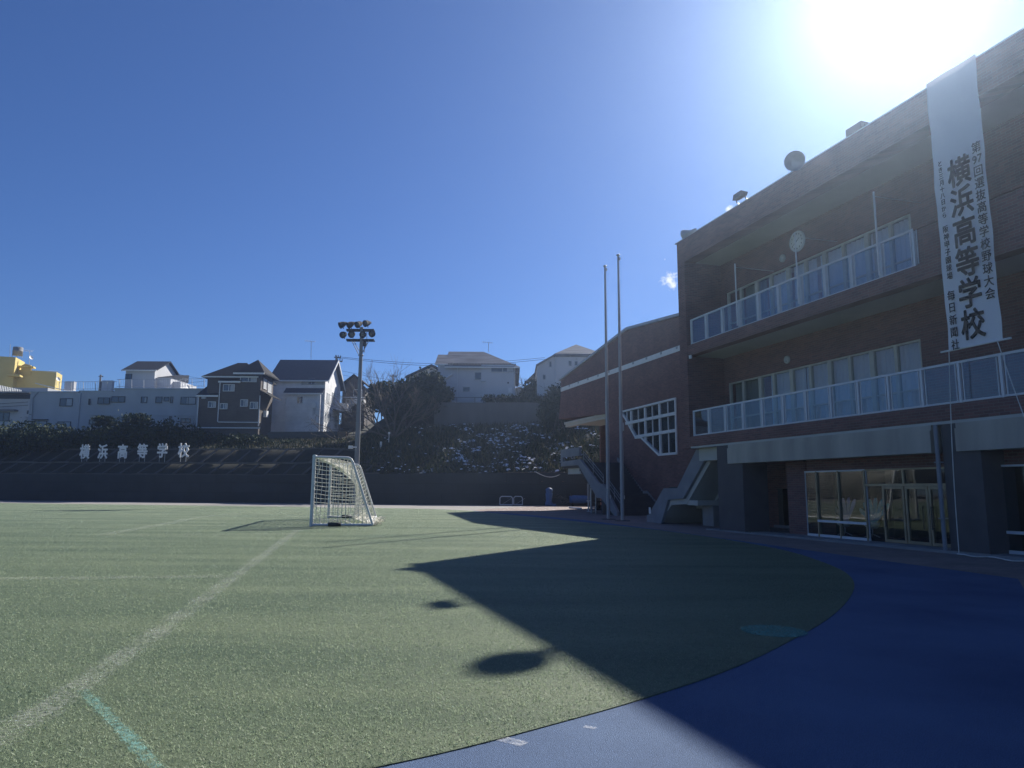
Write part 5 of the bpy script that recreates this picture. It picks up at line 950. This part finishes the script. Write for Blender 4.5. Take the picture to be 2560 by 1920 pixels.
# white marker stakes on the bank
for (px, y0, y1, lab) in ((951.5, 1104, 1130, 'white marker stake with a wide head right of the light mast'), (972, 1080, 1106, 'slim leaning white stake higher on the bank right of the light mast')):
    Y = 66; p, q = at(px, y1, Y), at(px+1, y0, Y); b = MB(); b.tube(p, q, .03, n=5); b.box(q.x-.09, q.x+.09, Y-.03, Y+.03, q.z-.55 if px < 960 else q.z-.2, q.z); tag(b.build('marker_stake', 'white', None, tuple(p)), lab, 'stake', 'white stakes on the bank')
# tripod of stakes propping a sapling near the gymnasium
pp = thing('tripod_prop', 'tripod of pale stakes on the bank by the gymnasium corner', 'prop', tuple(at(1395, 1085, 65))); b = MB()
for (x0, y0) in ((1380, 1092), (1398, 1078), (1412, 1076)): b.tube(at(x0, y0, 65), at(1395, 1030, 65), .04, n=5)
b.build('stake', 'ribs', pp)
# ------------------------------------------------------------------ poles, wires and aerials
def wire(pts, lab, r_=.02):
    b = MB(); b.path(pts, r_, 4); tag(b.build('power_line', 'black', None, tuple(pts[0])), lab, 'power line', 'overhead power lines')
def sagw(p, q, s, n=12): return [p+(q-p)*(i/n)-Vector((0, 0, s*math.sin(math.pi*i/n))) for i in range(n+1)]
up_ = thing('utility_pole', 'utility pole with crossarms showing over the white gabled house roof', 'utility pole', tuple(at(842, 1050, 95))); b = MB(); p = at(841, 889, 95); b.tube((p.x, 95, 7), p, .16, .12, 10); b.build('pole', 'conc', up_)
for (dy, x0, x1) in ((893, 836, 852), (902, 840, 856)): b = MB(); q, r_ = at(x0, dy, 95), at(x1, dy+2, 95); b.tube(q, r_, .09, n=6); [b.tube(q+(r_-q)*k, q+(r_-q)*k+Vector((0, 0, .35)), .06, n=6) for k in (.2, .6, .95)]; b.build('crossarm', 'darkmetal', up_)
wire(sagw(at(848, 892, 95), at(1362, 894, 95), .9), 'upper power line running from the utility pole past the snowy roof', .03); wire(sagw(at(850, 895, 95), at(1364, 898, 95), 1.0), 'power line just under the uppermost one', .03)
wire(sagw(at(850, 926, 95), at(1060, 956, 95), .3), 'lower power line behind the bare tree'); wire(sagw(at(850, 936, 95), at(1060, 962, 95), .3), 'lowest power line behind the bare tree')
up_ = thing('utility_pole', 'small utility pole with one crossarm among the bare branches', 'utility pole', tuple(at(983, 1000, 98))); b = MB(); p = at(983, 936, 98); b.tube((p.x, 98, 9), p, .13, .1, 8); b.build('pole', 'conc', up_); b = MB(); b.tube(at(974, 940, 98), at(992, 940, 98), .07, n=5); b.build('crossarm', 'darkmetal', up_)
up_ = thing('utility_pole', 'utility pole standing behind the terrace railing of the long white building', 'utility pole', tuple(at(252, 985, 92))); b = MB(); p = at(252, 937, 92); b.tube((p.x, 92, 8), p, .16, .12, 8); b.build('pole', 'conc', up_); b = MB(); b.tube(at(247, 941, 92), at(258, 941, 92), .07, n=5); b.box(p.x+.15, p.x+.75, 91.7, 92.3, p.z-2.6, p.z-.9); b.build('crossarm', 'darkmetal', up_)
wire(sagw(at(440, 934, 92), at(560, 950, 92), .2), 'thin power line from the rooftop house to the brown house'); wire(sagw(at(432, 955, 92), at(560, 945, 92), .25), 'thin lower power line beside the rooftop house')
def aerial(px, y0, y1, D, lab, n=6, w_=.7, dish=False):
    t = thing('tv_aerial', lab, 'aerial', tuple(at(px, y0, D)), False, 'television aerials on the roofs'); b = MB(); p, q = at(px, y0, D), at(px+.6, y1, D); b.tube(p, q, .03, n=5); b.build('mast', 'metal', t); b = MB()
    b.tube(q+Vector((-w_, 0, .05)), q+Vector((w_*.6, 0, -.05)), .022, n=4)
    for i in range(n): c = q+Vector((-w_+i*w_*1.6/(n-1), 0, .05-.1*i/(n-1))); b.tube(c-Vector((0, .25, .16)), c+Vector((0, .25, .16)), .015, n=4)
    b.build('antenna', 'metal', t)
    if dish: b = MB(); b.lathe(q+Vector((.3, 0, -1.0)), [(0, 0), (.2, .03), (.3, .1)], (1, -.3, .4), 12); b.build('dish', 'white', t)
aerial(73, 918, 877, 98, 'aerial on the yellow building next to the water tank', dish=True); aerial(140, 964, 929, 90, 'aerial on a mast right of the yellow building', 8, 1.0, True); aerial(777.5, 897, 853, 82, 'tall aerial on the ridge of the white gabled house'); aerial(1221, 880, 856, 80, 'aerial on the ridge of the snowy roof'); aerial(463, 966, 948, 86, 'small aerial and dish on the terrace right of the rooftop house', 5, .4, True)
b = MB(); b.tube(at(24.5, 893, 98), at(26, 860, 98), .03, n=5); tag(b.build('lightning_rod', 'metal', None, tuple(at(24.5, 893, 98))), 'thin lightning rod on the left edge of the yellow tower', 'rod')
# fence line at the right end of the bank behind the gymnasium corner
#@@HAZE

# trees on the open side of the field, left of the picture (they show in the school's glass)
rq = np.random.default_rng(17); L = [((-58+rq.uniform(-3, 3), y, rq.uniform(1.5, 4.5)), (3.2, 3.2, rq.uniform(2.2, 4.2))) for y in np.arange(-34, 26, 3.4)]
tag(soup('far_wood', leaf_quads(L, 9000, .38, rq), 4, ['leaf', 'leafm'], (rq.uniform(0, 1, 9000) < .4).astype(int)), 'dark trees along the open side of the field', kind='stuff')
# ------------------------------------------------------------------ thin haze volume, added for the veil of glare towards the sun
hm = bpy.data.materials.new('glare_veil_haze'); hm.use_nodes = True; nt = hm.node_tree; nt.nodes.clear()
ho = nn(nt, 'ShaderNodeOutputMaterial'); pv = nn(nt, 'ShaderNodeVolumePrincipled'); pv.inputs['Color'].default_value = (.56, .72, 1.0, 1); pv.inputs['Density'].default_value = HAZE; pv.inputs['Anisotropy'].default_value = HG
lk(nt, pv.outputs[0], ho.inputs['Volume']); b = MB(); b.box(-300, 300, -60, 420, -1.2, 22); M['haze'] = hm; tag(b.build('haze', 'haze'), 'thin bluish haze volume added for the veil of glare towards the sun', kind='stuff')
